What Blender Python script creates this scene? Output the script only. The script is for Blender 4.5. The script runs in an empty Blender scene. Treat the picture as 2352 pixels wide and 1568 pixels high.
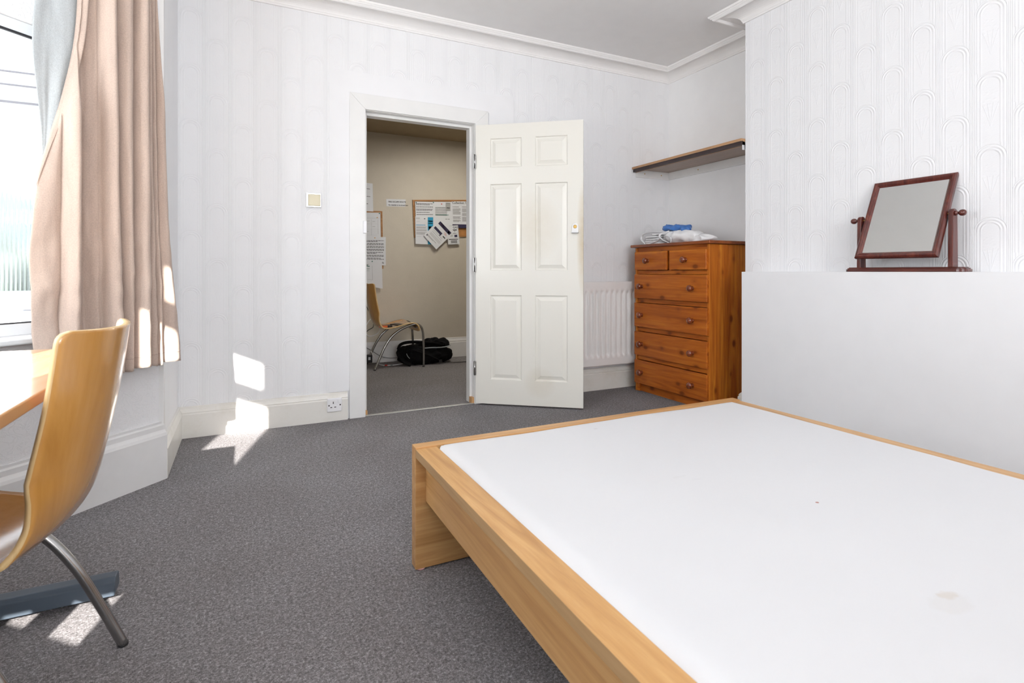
import bpy, bmesh, math, random
from mathutils import Vector, Matrix, noise as mnoise
C = bpy.context.scene.collection
PI = math.pi
random.seed(7)

# ------------------------------------------------------------------ camera, world, sun, area lights, exposure
FPX, EYE, HOR = 1242.0, 0.95, 623.0
YAW = math.radians(26.4)
cam = bpy.data.cameras.new('camera'); camo = bpy.data.objects.new('camera', cam); C.objects.link(camo)
camo.location = (0, 0, EYE); camo.rotation_euler = (math.radians(90), 0, -YAW)
cam.sensor_width = 36; cam.lens = 36 * FPX / 2352; cam.shift_y = -(784 - HOR) / 2352; cam.clip_start = 0.02
cam.dof.use_dof = True; cam.dof.focus_distance = 3.4; cam.dof.aperture_fstop = 7.1
bpy.context.scene.camera = camo

w = bpy.data.worlds.new('world'); bpy.context.scene.world = w; w.use_nodes = True
wn = w.node_tree; bg = wn.nodes['Background']
bg.inputs['Color'].default_value = (0.90, 0.95, 1.0, 1); bg.inputs['Strength'].default_value = 4.0

SUN_DIR = Vector((0.26 * 0.866, 0.966 * 0.866, -0.5)).normalized()
sl = bpy.data.lights.new('sun', 'SUN'); sl.energy = 24; sl.angle = math.radians(0.6); sl.color = (1, 0.95, 0.88)
so = bpy.data.objects.new('sun', sl); C.objects.link(so)
so.rotation_euler = SUN_DIR.to_track_quat('-Z', 'Y').to_euler()

def area(name, loc, direction, sx, sy, power, col=(1, 1, 1)):
    l = bpy.data.lights.new(name, 'AREA'); l.shape = 'RECTANGLE'; l.size = sx; l.size_y = sy; l.energy = power; l.color = col
    o = bpy.data.objects.new(name, l); C.objects.link(o); o.location = loc
    o.rotation_euler = Vector(direction).to_track_quat('-Z', 'Y').to_euler(); return o
area('daylight_bay_front', (-1.20, 1.6, 1.60), (1, 0, 0), 1.0, 1.5, 29, (0.93, 0.96, 1.0))
area('fill_bounce_up', (0.4, -2.7, 1.6), (0, 0.35, 1), 0.6, 0.6, 120, (0.985, 0.99, 1.0))  # added fill bounced off the ceiling, not a fitting of the room
area('fill_rear', (0.6, -3.45, 1.65), (0, 1, 0.08), 2.2, 1.7, 44, (0.985, 0.99, 1.0))  # added fill from behind the camera; the rear wall has no window
area('fill_hall', (2.0, 4.7, 2.36), (0, 0, -1), 0.4, 0.4, 20, (1.0, 0.93, 0.82))  # unseen fill added to brighten the hall

sc = bpy.context.scene
sc.view_settings.view_transform = 'Standard'; sc.view_settings.look = 'None'
sc.view_settings.exposure = -0.09; sc.view_settings.gamma = 1; sc.view_settings.use_curve_mapping = False
sc.cycles.max_bounces = 8; sc.cycles.diffuse_bounces = 6; sc.cycles.use_denoising = True; sc.cycles.use_adaptive_sampling = True; sc.cycles.adaptive_threshold = 0.02
sc.cycles.sample_clamp_indirect = 6

# ------------------------------------------------------------------ view geometry: turns a measured direction into a point on a plane of the room
SY, CY = math.sin(YAW), math.cos(YAW)
def ray(px, py):
    r = (px - 1176) / FPX
    return Vector((SY + r * CY, CY - r * SY, (HOR - py) / FPX))
def on_y(px, py, y):
    d = ray(px, py); t = y / d.y; return Vector((d.x * t, y, EYE + d.z * t))
def on_x(px, py, x):
    d = ray(px, py); t = x / d.x; return Vector((x, d.y * t, EYE + d.z * t))

# ------------------------------------------------------------------ object helpers
def link(name, me, mats=None, parent=None, loc=None):
    o = bpy.data.objects.new(name, me); C.objects.link(o)
    if mats:
        for m in (mats if isinstance(mats, (list, tuple)) else [mats]): me.materials.append(m)
    if parent: o.parent = parent
    if loc is not None: o.location = loc
    return o
def obj(name, bm, mats, parent=None, loc=None, smooth=False, recalc=True):
    if recalc: bmesh.ops.recalc_face_normals(bm, faces=bm.faces)
    me = bpy.data.meshes.new(name); bm.to_mesh(me); bm.free()
    if smooth:
        for p in me.polygons: p.use_smooth = True
    return link(name, me, mats, parent, loc)
def thing(name, label, cat, loc=(0, 0, 0), rotz=0, group=None):
    o = bpy.data.objects.new(name, None); C.objects.link(o); o.empty_display_size = 0.05
    o.location = loc; o.rotation_euler = (0, 0, rotz); return tag(o, label, cat, group)
def tag(o, label, cat, group=None):
    o['label'] = label; o['category'] = cat
    if group: o['group'] = group
    return o
def struct(name, bm, mats, parent=None, smooth=False, loc=None):
    o = obj(name, bm, mats, parent, loc, smooth)
    if parent is None: o['kind'] = 'structure'
    return o
def copy_tree(o, parent=None):
    c = o.copy(); C.objects.link(c)
    if parent: c.parent = parent
    for ch in list(o.children): copy_tree(ch, c)
    return c
def bevel(o, wd, seg=2, ang=35):
    m = o.modifiers.new('bevel', 'BEVEL'); m.width = wd; m.segments = seg; m.limit_method = 'ANGLE'; m.angle_limit = math.radians(ang)
    return o
def B(): return bmesh.new()
def box(bm, x0, x1, y0, y1, z0, z1, mi=0, M=None):
    vs = [bm.verts.new(Vector(p)) for p in ((x0,y0,z0),(x1,y0,z0),(x1,y1,z0),(x0,y1,z0),(x0,y0,z1),(x1,y0,z1),(x1,y1,z1),(x0,y1,z1))]
    if M is not None:
        for v in vs: v.co = M @ v.co
    for f in ((0,3,2,1),(4,5,6,7),(0,1,5,4),(1,2,6,5),(2,3,7,6),(3,0,4,7)):
        fc = bm.faces.new([vs[i] for i in f]); fc.material_index = mi
    return vs
def bx(*a, mi=0, M=None):
    bm = B(); box(bm, *a, mi=mi, M=M); return bm
def prism(bm, pts, h0, h1, axis='z', mi=0):
    """polygon of 2-D points swept from h0 to h1 along an axis"""
    def P(a, b, h):
        return {'z': (a, b, h), 'x': (h, a, b), 'y': (a, h, b)}[axis]
    lo = [bm.verts.new(P(a, b, h0)) for a, b in pts]; hi = [bm.verts.new(P(a, b, h1)) for a, b in pts]
    n = len(pts)
    for f in [bm.faces.new(lo[::-1]), bm.faces.new(hi)] + [bm.faces.new((lo[i], lo[(i+1) % n], hi[(i+1) % n], hi[i])) for i in range(n)]:
        f.material_index = mi
def catmull(pts, n=8):
    P = [Vector(p) for p in pts]; P = [2*P[0]-P[1]] + P + [2*P[-1]-P[-2]]; out = []
    for i in range(1, len(P)-2):
        for k in range(n):
            t = k / n; a, b, c, d = P[i-1], P[i], P[i+1], P[i+2]
            out.append(0.5*((2*b) + (c-a)*t + (2*a-5*b+4*c-d)*t*t + (3*b-a-3*c+d)*t**3))
    out.append(P[-2]); return out
def tube(bm, pts, r, seg=12, flat=1.0, mi=0, cap=True):
    """round (or flattened) tube along a path; r a number or one per point"""
    n = len(pts); rings = []; up = Vector((0, 0, 1)); prev = None
    for i, p in enumerate(pts):
        t = (Vector(pts[min(i+1, n-1)]) - Vector(pts[max(i-1, 0)])).normalized()
        if prev is None:
            a = t.cross(up)
            if a.length < 0.1: a = t.cross(Vector((0, 1, 0)))
            a.normalize()
        else:
            a = (prev - t * prev.dot(t)).normalized()
        prev = a; b = t.cross(a); rr = r[i] if isinstance(r, (list, tuple)) else r
        rings.append([bm.verts.new(Vector(p) + a*math.cos(2*PI*k/seg)*rr + b*math.sin(2*PI*k/seg)*rr*flat) for k in range(seg)])
    for i in range(n-1):
        for k in range(seg):
            f = bm.faces.new((rings[i][k], rings[i][(k+1) % seg], rings[i+1][(k+1) % seg], rings[i+1][k])); f.material_index = mi; f.smooth = True
    if cap:
        bm.faces.new(rings[0][::-1]).material_index = mi; bm.faces.new(rings[-1]).material_index = mi
def lathe(bm, prof, M=None, seg=24, mi=0):
    """profile of (radius, height) about local z"""
    M = M or Matrix(); rings = []
    for r, h in prof:
        rings.append([bm.verts.new(M @ Vector((r*math.cos(2*PI*k/seg), r*math.sin(2*PI*k/seg), h))) for k in range(seg)])
    for i in range(len(rings)-1):
        for k in range(seg):
            f = bm.faces.new((rings[i][k], rings[i][(k+1) % seg], rings[i+1][(k+1) % seg], rings[i+1][k])); f.smooth = True; f.material_index = mi
    bm.faces.new(rings[0][::-1]).material_index = mi; bm.faces.new(rings[-1]).material_index = mi
def grid(bm, nu, nv, fn, mi=0, smooth=True):
    V = [[bm.verts.new(fn(i/nu, j/nv)) for j in range(nv+1)] for i in range(nu+1)]
    for i in range(nu):
        for j in range(nv):
            f = bm.faces.new((V[i][j], V[i+1][j], V[i+1][j+1], V[i][j+1])); f.smooth = smooth; f.material_index = mi
    return V
def blob(bm, c, s, p=4.0, amp=0.0, fr=6.0, seed=0, n=14, ridge=False, zmin=None, rot=0.0, mi=0):
    """soft rounded box (superellipsoid) with folds"""
    tmp = bmesh.new(); bmesh.ops.create_cube(tmp, size=2); bmesh.ops.subdivide_edges(tmp, edges=tmp.edges, cuts=n, use_grid_fill=True)
    vm = {}; R = Matrix.Rotation(rot, 3, 'Z')
    for v in tmp.verts:
        d = v.co.copy(); k = (abs(d.x)**p + abs(d.y)**p + abs(d.z)**p) ** (1/p); d /= k
        q = Vector((d.x*s[0], d.y*s[1], d.z*s[2]))
        nz = mnoise.noise(q*fr + Vector((seed*3.1, seed*1.7, seed)))
        if ridge: nz = 1 - 2*abs(nz)*1.6
        nz += 0.5*mnoise.noise(q*fr*2.3 + Vector((seed, 5, 9)))
        q += d.normalized() * amp * nz
        q = R @ q + Vector(c)
        if zmin is not None: q.z = max(q.z, zmin)
        vm[v] = bm.verts.new(q)
    for f in tmp.faces:
        nf = bm.faces.new([vm[v] for v in f.verts]); nf.smooth = True; nf.material_index = mi
    tmp.free()
def text_bm(bm, s, M, size, mi=0, align='LEFT', depth=0.0, bold=0.0):
    cu = bpy.data.curves.new('t', 'FONT'); cu.body = s; cu.size = size; cu.align_x = align; cu.offset = bold; cu.resolution_u = 3
    to = bpy.data.objects.new('t', cu); C.objects.link(to); bpy.context.view_layer.update()
    me = bpy.data.meshes.new_from_object(to.evaluated_get(bpy.context.evaluated_depsgraph_get()))
    k0 = len(bm.verts); f0 = len(bm.faces); bm.from_mesh(me); bm.verts.ensure_lookup_table(); bm.faces.ensure_lookup_table()
    for v in bm.verts[k0:]: v.co = M @ v.co
    for f in bm.faces[f0:]: f.material_index = mi
    bpy.data.objects.remove(to); bpy.data.curves.remove(cu); bpy.data.meshes.remove(me)

# ------------------------------------------------------------------ materials
class NT:
    def __init__(s, name, rough=0.6, metallic=0.0, spec=0.5, coat=0.0):
        s.m = bpy.data.materials.new(name); s.m.use_nodes = True; s.t = s.m.node_tree; s.b = s.t.nodes['Principled BSDF']
        s.b.inputs['Roughness'].default_value = rough; s.b.inputs['Metallic'].default_value = metallic
        s.b.inputs['Specular IOR Level'].default_value = spec; s.b.inputs['Coat Weight'].default_value = coat
        s.b.inputs['Coat Roughness'].default_value = 0.12
    def n(s, ty, **k):
        nd = s.t.nodes.new(ty)
        for a, v in k.items(): setattr(nd, a, v)
        return nd
    def put(s, sock, v):
        if isinstance(v, bpy.types.NodeSocket): s.t.links.new(v, sock)
        elif isinstance(v, (tuple, list)) and sock.type == 'RGBA': sock.default_value = tuple(v)[:3] + (1,)
        else: sock.default_value = v
    def ma(s, op, a, b=0.0, c=0.0):
        nd = s.n('ShaderNodeMath', operation=op)
        s.put(nd.inputs[0], a); s.put(nd.inputs[1], b); s.put(nd.inputs[2], c); return nd.outputs[0]
    def coord(s, kind='Object', scale=(1, 1, 1), rot=(0, 0, 0)):
        tc = s.n('ShaderNodeTexCoord'); mp = s.n('ShaderNodeMapping'); s.t.links.new(tc.outputs[kind], mp.inputs[0])
        mp.inputs['Scale'].default_value = scale; mp.inputs['Rotation'].default_value = rot; return mp.outputs[0]
    def noise(s, vec, scale, detail=3, rough=0.5, dist=0.0):
        nd = s.n('ShaderNodeTexNoise'); s.put(nd.inputs['Vector'], vec); nd.inputs['Scale'].default_value = scale
        nd.inputs['Detail'].default_value = detail; nd.inputs['Roughness'].default_value = rough; nd.inputs['Distortion'].default_value = dist
        return nd.outputs['Fac']
    def ramp(s, fac, stops):
        nd = s.n('ShaderNodeValToRGB'); s.put(nd.inputs[0], fac); cr = nd.color_ramp
        cr.elements[0].position = stops[0][0]; cr.elements[0].color = tuple(stops[0][1]) + (1,)
        cr.elements[1].position = stops[-1][0]; cr.elements[1].color = tuple(stops[-1][1]) + (1,)
        for p, c in stops[1:-1]:
            e = cr.elements.new(p); e.color = tuple(c) + (1,)
        return nd.outputs['Color']
    def mix(s, f, a, b, mode='MIX'):
        nd = s.n('ShaderNodeMix', data_type='RGBA', blend_type=mode)
        s.put(nd.inputs[0], f); s.put(nd.inputs[6], a); s.put(nd.inputs[7], b); return nd.outputs[2]
    def bump(s, h, strength=0.3, dist=0.002):
        nd = s.n('ShaderNodeBump'); s.put(nd.inputs['Height'], h); nd.inputs['Strength'].default_value = strength
        nd.inputs['Distance'].default_value = dist; s.t.links.new(nd.outputs[0], s.b.inputs['Normal']); return nd
    def col(s, c): s.put(s.b.inputs['Base Color'], c); return s
def plain(name, c, rough=0.5, metallic=0.0, var=0.04, bumpd=0.0003, bs=60, spec=0.5, coat=0.0, bstr=0.3):
    k = NT(name, rough, metallic, spec, coat); v = k.coord(); f = k.noise(v, 9, 4)
    lo = tuple(max(0, x*(1-var)) for x in c); hi = tuple(min(1, x*(1+var)) for x in c)
    k.col(k.ramp(f, [(0.3, lo), (0.7, hi)])); k.bump(k.noise(v, bs, 3), bstr, bumpd); return k.m

def wallpaper(name, c):
    k = NT(name, 0.62, spec=0.3); g = k.n('ShaderNodeNewGeometry'); sp = k.n('ShaderNodeSeparateXYZ')
    k.t.links.new(g.outputs['Position'], sp.inputs[0]); x, y, z = sp.outputs
    cw, vr, R0 = 0.134, 0.32, 0.060
    u = k.ma('DIVIDE', k.ma('ADD', k.ma('ADD', x, y), -3.597 + 13.4), cw)
    ci = k.ma('FLOOR', k.ma('ADD', u, 0.5)); du = k.ma('ABSOLUTE', k.ma('MULTIPLY', k.ma('SUBTRACT', u, ci), cw))
    dus = k.ma('MULTIPLY', k.ma('SUBTRACT', u, ci), cw)
    par = k.ma('MODULO', ci, 2.0)
    zz = k.ma('ADD', k.ma('ADD', z, -0.55 + 3.2), k.ma('MULTIPLY', par, 0.16))
    fv = k.ma('FRACT', k.ma('DIVIDE', zz, vr)); wd = k.ma('MULTIPLY', k.ma('SUBTRACT', 1.0, fv), vr)
    m = k.ma('MINIMUM', k.ma('SUBTRACT', wd, R0), 0.0)
    dist = k.ma('SQRT', k.ma('ADD', k.ma('MULTIPLY', du, du), k.ma('MULTIPLY', m, m)))
    def ring(d, r, wdt):
        return k.ma('SUBTRACT', 1.0, k.ma('SMOOTH_MIN', k.ma('DIVIDE', k.ma('ABSOLUTE', k.ma('SUBTRACT', d, r)), wdt), 1.0, 0.3))
    h = k.ma('MULTIPLY', ring(dist, 0.058, 0.0022), 0.6)
    crown = k.ma('ADD', 0.42, k.ma('MULTIPLY', 0.58, k.ma('MAXIMUM', 0.0, k.ma('SUBTRACT', 1.0, k.ma('MULTIPLY', k.ma('MAXIMUM', k.ma('SUBTRACT', wd, 0.050), 0.0), 40.0)))))
    for r, wdt, a in ((0.0480, 0.0062, 1.0), (0.0355, 0.0052, 1.0)):
        h = k.ma('MAXIMUM', h, k.ma('MULTIPLY', k.ma('MULTIPLY', ring(dist, r, wdt), a), crown))
    outside = k.ma('GREATER_THAN', dist, 0.0595)
    lines = 0.0
    for r in (0.058, 0.0640, 0.0365, 0.0470):
        lines = k.ma('MAXIMUM', lines, k.ma('MULTIPLY', ring(du, r, 0.0020), 0.42))
    h = k.ma('ADD', k.ma('MULTIPLY', h, k.ma('SUBTRACT', 1.0, outside)), k.ma('MULTIPLY', lines, outside))
    # flower sprig inside each arch: leaves rising from a base, little heads above
    inside = k.ma('LESS_THAN', dist, 0.0285)
    low = k.ma('MULTIPLY', k.ma('GREATER_THAN', wd, 0.14), k.ma('LESS_THAN', wd, 0.245))
    t = k.ma('SUBTRACT', 0.245, wd)
    leaf = 0.0
    for sgn, sp_ in ((1, 0.28), (-1, 0.28), (1, 0.1), (-1, 0.1)):
        xx = k.ma('ADD', dus, k.ma('MULTIPLY', k.ma('POWER', k.ma('MAXIMUM', t, 0.0), 1.15), -sgn*sp_*1.4))
        leaf = k.ma('MAXIMUM', leaf, ring(xx, 0.0, 0.0022))
    sprig = k.ma('MULTIPLY', leaf, low)
    vo = k.n('ShaderNodeTexVoronoi', feature='F1'); cb = k.n('ShaderNodeCombineXYZ')
    k.put(cb.inputs[0], dus); k.put(cb.inputs[1], wd); k.t.links.new(cb.outputs[0], vo.inputs['Vector']); vo.inputs['Scale'].default_value = 62
    fl = k.ma('MULTIPLY', k.ma('LESS_THAN', wd, 0.16), k.ma('GREATER_THAN', wd, 0.075))
    fl = k.ma('MULTIPLY', fl, k.ma('SUBTRACT', 1.0, k.ma('MINIMUM', k.ma('MULTIPLY', vo.outputs['Distance'], 2.4), 1.0)))
    h = k.ma('ADD', h, k.ma('MULTIPLY', k.ma('ADD', sprig, fl), k.ma('MULTIPLY', inside, 0.22)))
    tex = k.coord('Object'); h = k.ma('ADD', h, k.ma('MULTIPLY', k.noise(tex, 170, 2), 0.16))
    k.bump(h, 0.6, 0.0030)
    k.col(k.ramp(k.noise(tex, 1.3, 3), [(0.3, tuple(v*0.985 for v in c)), (0.7, c)])); return k.m

def wood(name, dark, mid, light, axis='x', grain=18.0, rough=0.35, coat=0.3, knots=False, ring=0.0, spec=0.5):
    k = NT(name, rough, spec=spec, coat=coat)
    st = {'x': (0.06, 1, 1), 'y': (1, 0.06, 1), 'z': (1, 1, 0.06)}[axis]
    v = k.coord('Object', st); f = k.noise(v, grain, 5, 0.62, 1.6); f2 = k.noise(v, grain*6, 3, 0.6)
    f = k.ma('ADD', k.ma('MULTIPLY', f, 0.8), k.ma('MULTIPLY', f2, 0.2))
    c = k.ramp(f, [(0.34, dark), (0.5, mid), (0.66, light)])
    if ring:
        wv = k.n('ShaderNodeTexWave', wave_type='BANDS', bands_direction={'x': 'Z', 'y': 'X', 'z': 'X'}[axis]); k.put(wv.inputs['Vector'], v)
        wv.inputs['Scale'].default_value = 7; wv.inputs['Distortion'].default_value = 9; wv.inputs['Detail'].default_value = 3; wv.inputs['Detail Scale'].default_value = 1.4
        c = k.mix(k.ma('MULTIPLY', wv.outputs['Fac'], ring), c, dark)
    if knots:
        st2 = {'x': (0.6, 1, 1), 'y': (1, 0.6, 1), 'z': (1, 1, 0.6)}[axis]
        vo = k.n('ShaderNodeTexVoronoi', feature='F1'); k.put(vo.inputs['Vector'], k.coord('Object', st2)); vo.inputs['Scale'].default_value = 10.5
        kn = k.ramp(vo.outputs['Distance'], [(0.10, (1, 1, 1)), (0.19, (0, 0, 0))])
        c = k.mix(kn, c, tuple(x*0.16 for x in dark))
        halo = k.ramp(vo.outputs['Distance'], [(0.12, (0.6, 0.6, 0.6)), (0.32, (0, 0, 0))])
        c = k.mix(halo, c, dark)
    k.col(c); k.bump(f, 0.12, 0.0006); return k.m

WHITE = (0.80, 0.805, 0.82)
m_paper = wallpaper('embossed_white_wallpaper', (0.845, 0.85, 0.865))
m_plaster = plain('white_plaster_paint', (0.835, 0.84, 0.855), 0.6, var=0.01, bumpd=0.0012, bs=14)
m_chip = plain('alcove_lining_paper', (0.89, 0.893, 0.895), 0.65, var=0.012, bumpd=0.0012, bs=120)
m_ceil = plain('ceiling_paint', (0.84, 0.835, 0.83), 0.8, var=0.012, bumpd=0.001, bs=25)
m_gloss = plain('white_gloss_woodwork', (0.80, 0.80, 0.79), 0.28, var=0.02, bumpd=0.0006, bs=40, coat=0.2)
def swirl_paper():
    k = NT('embossed_swirl_paper', 0.55, spec=0.35); v = k.coord(); f = k.noise(v, 26, 2, 0.4, 2.2)
    h = k.ramp(k.ma('ABSOLUTE', k.ma('SUBTRACT', f, 0.5)), [(0.0, (1, 1, 1)), (0.05, (0, 0, 0))])
    k.col((0.86, 0.865, 0.88)); k.bump(k.ma('ADD', h, k.ma('MULTIPLY', k.noise(v, 90, 2), 0.5)), 0.5, 0.0014); return k.m
m_swirl = swirl_paper()
def grubby_skirting():
    k = NT('cream_gloss_skirting', 0.32, coat=0.15); v = k.coord()
    base = k.mix(k.ramp(k.noise(v, 5, 5, 0.7), [(0.5, (0, 0, 0)), (0.78, (0.55, 0.55, 0.55))]), (0.80, 0.785, 0.74), (0.66, 0.62, 0.52))
    sp = k.ramp(k.noise(v, 210, 2, 0.8), [(0.66, (0, 0, 0)), (0.72, (0.5, 0.5, 0.5))]); k.col(k.mix(k.ma('MULTIPLY', sp, k.noise(v, 3, 2)), base, (0.42, 0.37, 0.28)))
    k.bump(k.noise(v, 35, 3), 0.3, 0.0006); return k.m
m_skirt = grubby_skirting()
m_skirt_w = plain('white_gloss_skirting', (0.80, 0.80, 0.80), 0.3, var=0.025, bumpd=0.0006, bs=35, coat=0.15)
def carpet():
    k = NT('grey_fleck_carpet', 0.95, spec=0.12); g = k.coord('Object')
    f = k.noise(g, 420, 2, 0.75); f2 = k.noise(g, 150, 3, 0.7); f3 = k.noise(g, 2.2, 3, 0.6)
    f4 = k.noise(g, 62, 3, 0.75)
    c = k.ramp(k.ma('ADD', k.ma('MULTIPLY', k.ma('ADD', f, f2), 0.40), k.ma('MULTIPLY', f4, 0.20)), [(0.36, (0.060, 0.056, 0.058)), (0.46, (0.16, 0.153, 0.156)), (0.53, (0.255, 0.247, 0.252)), (0.64, (0.60, 0.59, 0.61))])
    c = k.mix(0.5, c, k.ramp(f3, [(0.3, (0.42, 0.40, 0.40)), (0.7, (0.56, 0.56, 0.58))]), 'OVERLAY')
    k.col(c); k.bump(k.ma('ADD', k.noise(g, 520, 2, 0.7), f), 0.6, 0.002); return k.m
m_carpet = carpet()
def door_paint():
    k = NT('cream_door_paint', 0.34, coat=0.15); v = k.coord(); sp = k.n('ShaderNodeSeparateXYZ'); k.t.links.new(k.n('ShaderNodeTexCoord').outputs['Object'], sp.inputs[0])
    x, y, z = sp.outputs
    def spot(cx, cz, rx, rz, a):
        dx = k.ma('DIVIDE', k.ma('SUBTRACT', x, cx), rx); dz = k.ma('DIVIDE', k.ma('SUBTRACT', z, cz), rz)
        d = k.ma('ADD', k.ma('MULTIPLY', dx, dx), k.ma('MULTIPLY', dz, dz))
        return k.ma('MULTIPLY', k.ma('MAXIMUM', k.ma('SUBTRACT', 1.0, d), 0.0), a)
    s = k.ma('ADD', spot(0.42, 1.24, 0.20, 0.26, 0.30), spot(0.765, 1.15, 0.05, 0.42, 0.8)); s = k.ma('ADD', s, spot(0.46, 0.16, 0.12, 0.12, 0.25))
    s = k.ma('MULTIPLY', s, k.ma('ADD', k.noise(v, 11, 5, 0.7), 0.15))
    gr = k.noise(k.coord('Object', (1, 1, 0.05)), 60, 3)
    k.col(k.mix(s, (0.76, 0.745, 0.685), (0.47, 0.35, 0.17))); k.bump(gr, 0.2, 0.0006); return k.m
m_door = door_paint()
m_bareWood = plain('bare_wood_patch', (0.62, 0.36, 0.16), 0.6)
m_metalstrip = plain('threshold_aluminium', (0.50, 0.50, 0.48), 0.4, 0.6)
m_steel = plain('brushed_steel', (0.36, 0.355, 0.35), 0.24, 1.0, var=0.08)
m_chrome = plain('chrome', (0.75, 0.75, 0.76), 0.12, 1.0, var=0.02)
m_satin = plain('satin_nickel', (0.62, 0.62, 0.62), 0.3, 1.0)
m_brass = plain('brass', (0.55, 0.36, 0.12), 0.35, 1.0)
m_plastic = plain('white_plastic', (0.84, 0.84, 0.86), 0.3, var=0.005, bumpd=0)
m_black = plain('black_plastic', (0.012, 0.012, 0.014), 0.4)
m_dark = plain('dark_slot', (0.03, 0.02, 0.02), 0.6)
m_radi = plain('radiator_enamel', (0.84, 0.83, 0.82), 0.3, var=0.01, bumpd=0.0002, coat=0.2)
m_bedwood = wood('oak_veneer_along_y', (0.44, 0.225, 0.075), (0.56, 0.31, 0.115), (0.66, 0.40, 0.17), 'y', 16, 0.40, 0.1)
m_bedwood_x = wood('oak_veneer_along_x', (0.42, 0.21, 0.07), (0.55, 0.30, 0.115), (0.66, 0.40, 0.17), 'x', 22, 0.40, 0.1, ring=0.25)
m_bededge = wood('oak_edging', (0.36, 0.22, 0.10), (0.42, 0.26, 0.12), (0.47, 0.30, 0.15), 'y', 20, 0.5, 0.0)
m_pine_y = wood('stained_pine_drawer', (0.27, 0.060, 0.008), (0.47, 0.125, 0.014), (0.62, 0.20, 0.024), 'y', 14, 0.38, 0.06, spec=0.25, knots=True, ring=0.3)
m_pine_z = wood('stained_pine_side', (0.30, 0.070, 0.008), (0.50, 0.150, 0.016), (0.68, 0.26, 0.03), 'z', 14, 0.38, 0.06, spec=0.25, knots=True, ring=0.3)
m_pine_top = wood('stained_pine_top', (0.13, 0.032, 0.010), (0.22, 0.055, 0.014), (0.32, 0.09, 0.02), 'y', 16, 0.3, 0.35)
m_knob = plain('turned_knob_varnish', (0.17, 0.035, 0.010), 0.18, var=0.2, coat=0.6)
m_ply = wood('beech_ply_face', (0.47, 0.22, 0.05), (0.54, 0.265, 0.065), (0.60, 0.31, 0.09), 'z', 9, 0.22, 0.8)
m_plyedge = wood('ply_edge', (0.50, 0.33, 0.15), (0.62, 0.43, 0.20), (0.70, 0.52, 0.28), 'z', 30, 0.4, 0.1)
m_desk = wood('beech_laminate', (0.56, 0.33, 0.16), (0.64, 0.39, 0.20), (0.70, 0.45, 0.24), 'y', 10, 0.16, 0.3)
m_deskedge = wood('beech_edge_band', (0.50, 0.24, 0.09), (0.58, 0.29, 0.11), (0.62, 0.33, 0.14), 'y', 14, 0.35, 0.1)
m_slate = plain('slate_blue_powder_coat', (0.072, 0.095, 0.125), 0.38, var=0.05)
m_shelf = wood('shelf_board', (0.38, 0.21, 0.10), (0.45, 0.25, 0.12), (0.52, 0.31, 0.16), 'y', 20, 0.45, 0.1)
m_shelf_under = wood('shelf_underside', (0.36, 0.29, 0.24), (0.42, 0.34, 0.285), (0.48, 0.39, 0.33), 'y', 20, 0.6, 0.0)
m_batten = plain('dark_batten', (0.045, 0.028, 0.026), 0.5, var=0.2)
m_mahog = wood('mahogany', (0.055, 0.010, 0.008), (0.10, 0.018, 0.012), (0.16, 0.034, 0.02), 'z', 26, 0.26, 0.4)
m_mahog_y = wood('mahogany_along_y', (0.055, 0.010, 0.008), (0.10, 0.018, 0.012), (0.16, 0.034, 0.02), 'y', 26, 0.26, 0.4)
m_mirror = plain('mirror_glass', (0.86, 0.88, 0.87), 0.02, 1.0, var=0.0, bumpd=0)
m_cork = plain('cork', (0.36, 0.17, 0.055), 0.9, var=0.3, bs=200, bumpd=0.001)
m_frameoak = wood('notice_board_frame', (0.25, 0.11, 0.03), (0.35, 0.16, 0.05), (0.42, 0.21, 0.075), 'x', 30, 0.5, 0.05)
m_sheet = plain('printer_paper', (0.68, 0.70, 0.74), 0.7, var=0.01)
m_ink = plain('black_ink', (0.035, 0.035, 0.04), 0.8)
m_greyink = plain('grey_ink', (0.22, 0.22, 0.24), 0.8)
m_cyan = plain('cyan_ink', (0.02, 0.30, 0.52), 0.7)
m_navy = plain('navy_ink', (0.03, 0.025, 0.07), 0.7)
m_red = plain('red_plastic', (0.6, 0.04, 0.03), 0.5)
m_green = plain('green_pin', (0.02, 0.16, 0.12), 0.4)
m_orange = plain('orange_plastic', (0.75, 0.16, 0.03), 0.4)
m_fabricblack = plain('black_nylon', (0.0055, 0.0055, 0.0065), 0.85, spec=0.12, var=0.3, bs=160, bumpd=0.002, bstr=0.6)
m_stripe = plain('reflective_grey', (0.28, 0.31, 0.33), 0.4)
m_bagwhite = plain('white_carrier_bag', (0.80, 0.80, 0.81), 0.28, var=0.03, bs=40, bumpd=0.002)
m_blue = plain('blue_nitrile', (0.05, 0.17, 0.48), 0.4, var=0.2, bs=70, bumpd=0.002)
m_hallpaint = plain('hall_cream_paint', (0.55, 0.505, 0.43), 0.6, var=0.02, bs=70, bumpd=0.0016, bstr=0.5)
m_hallceil = plain('hall_ceiling_shaded', (0.36, 0.285, 0.18), 0.7)  # brown tone carries the shade on the hall ceiling
m_upvc = plain('white_upvc', (0.80, 0.84, 0.87), 0.22, var=0.005, bumpd=0)
m_gasket = plain('window_gasket', (0.02, 0.02, 0.025), 0.6)
m_goldrocker = plain('aged_rocker', (0.64, 0.58, 0.40), 0.3, var=0.03)

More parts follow.
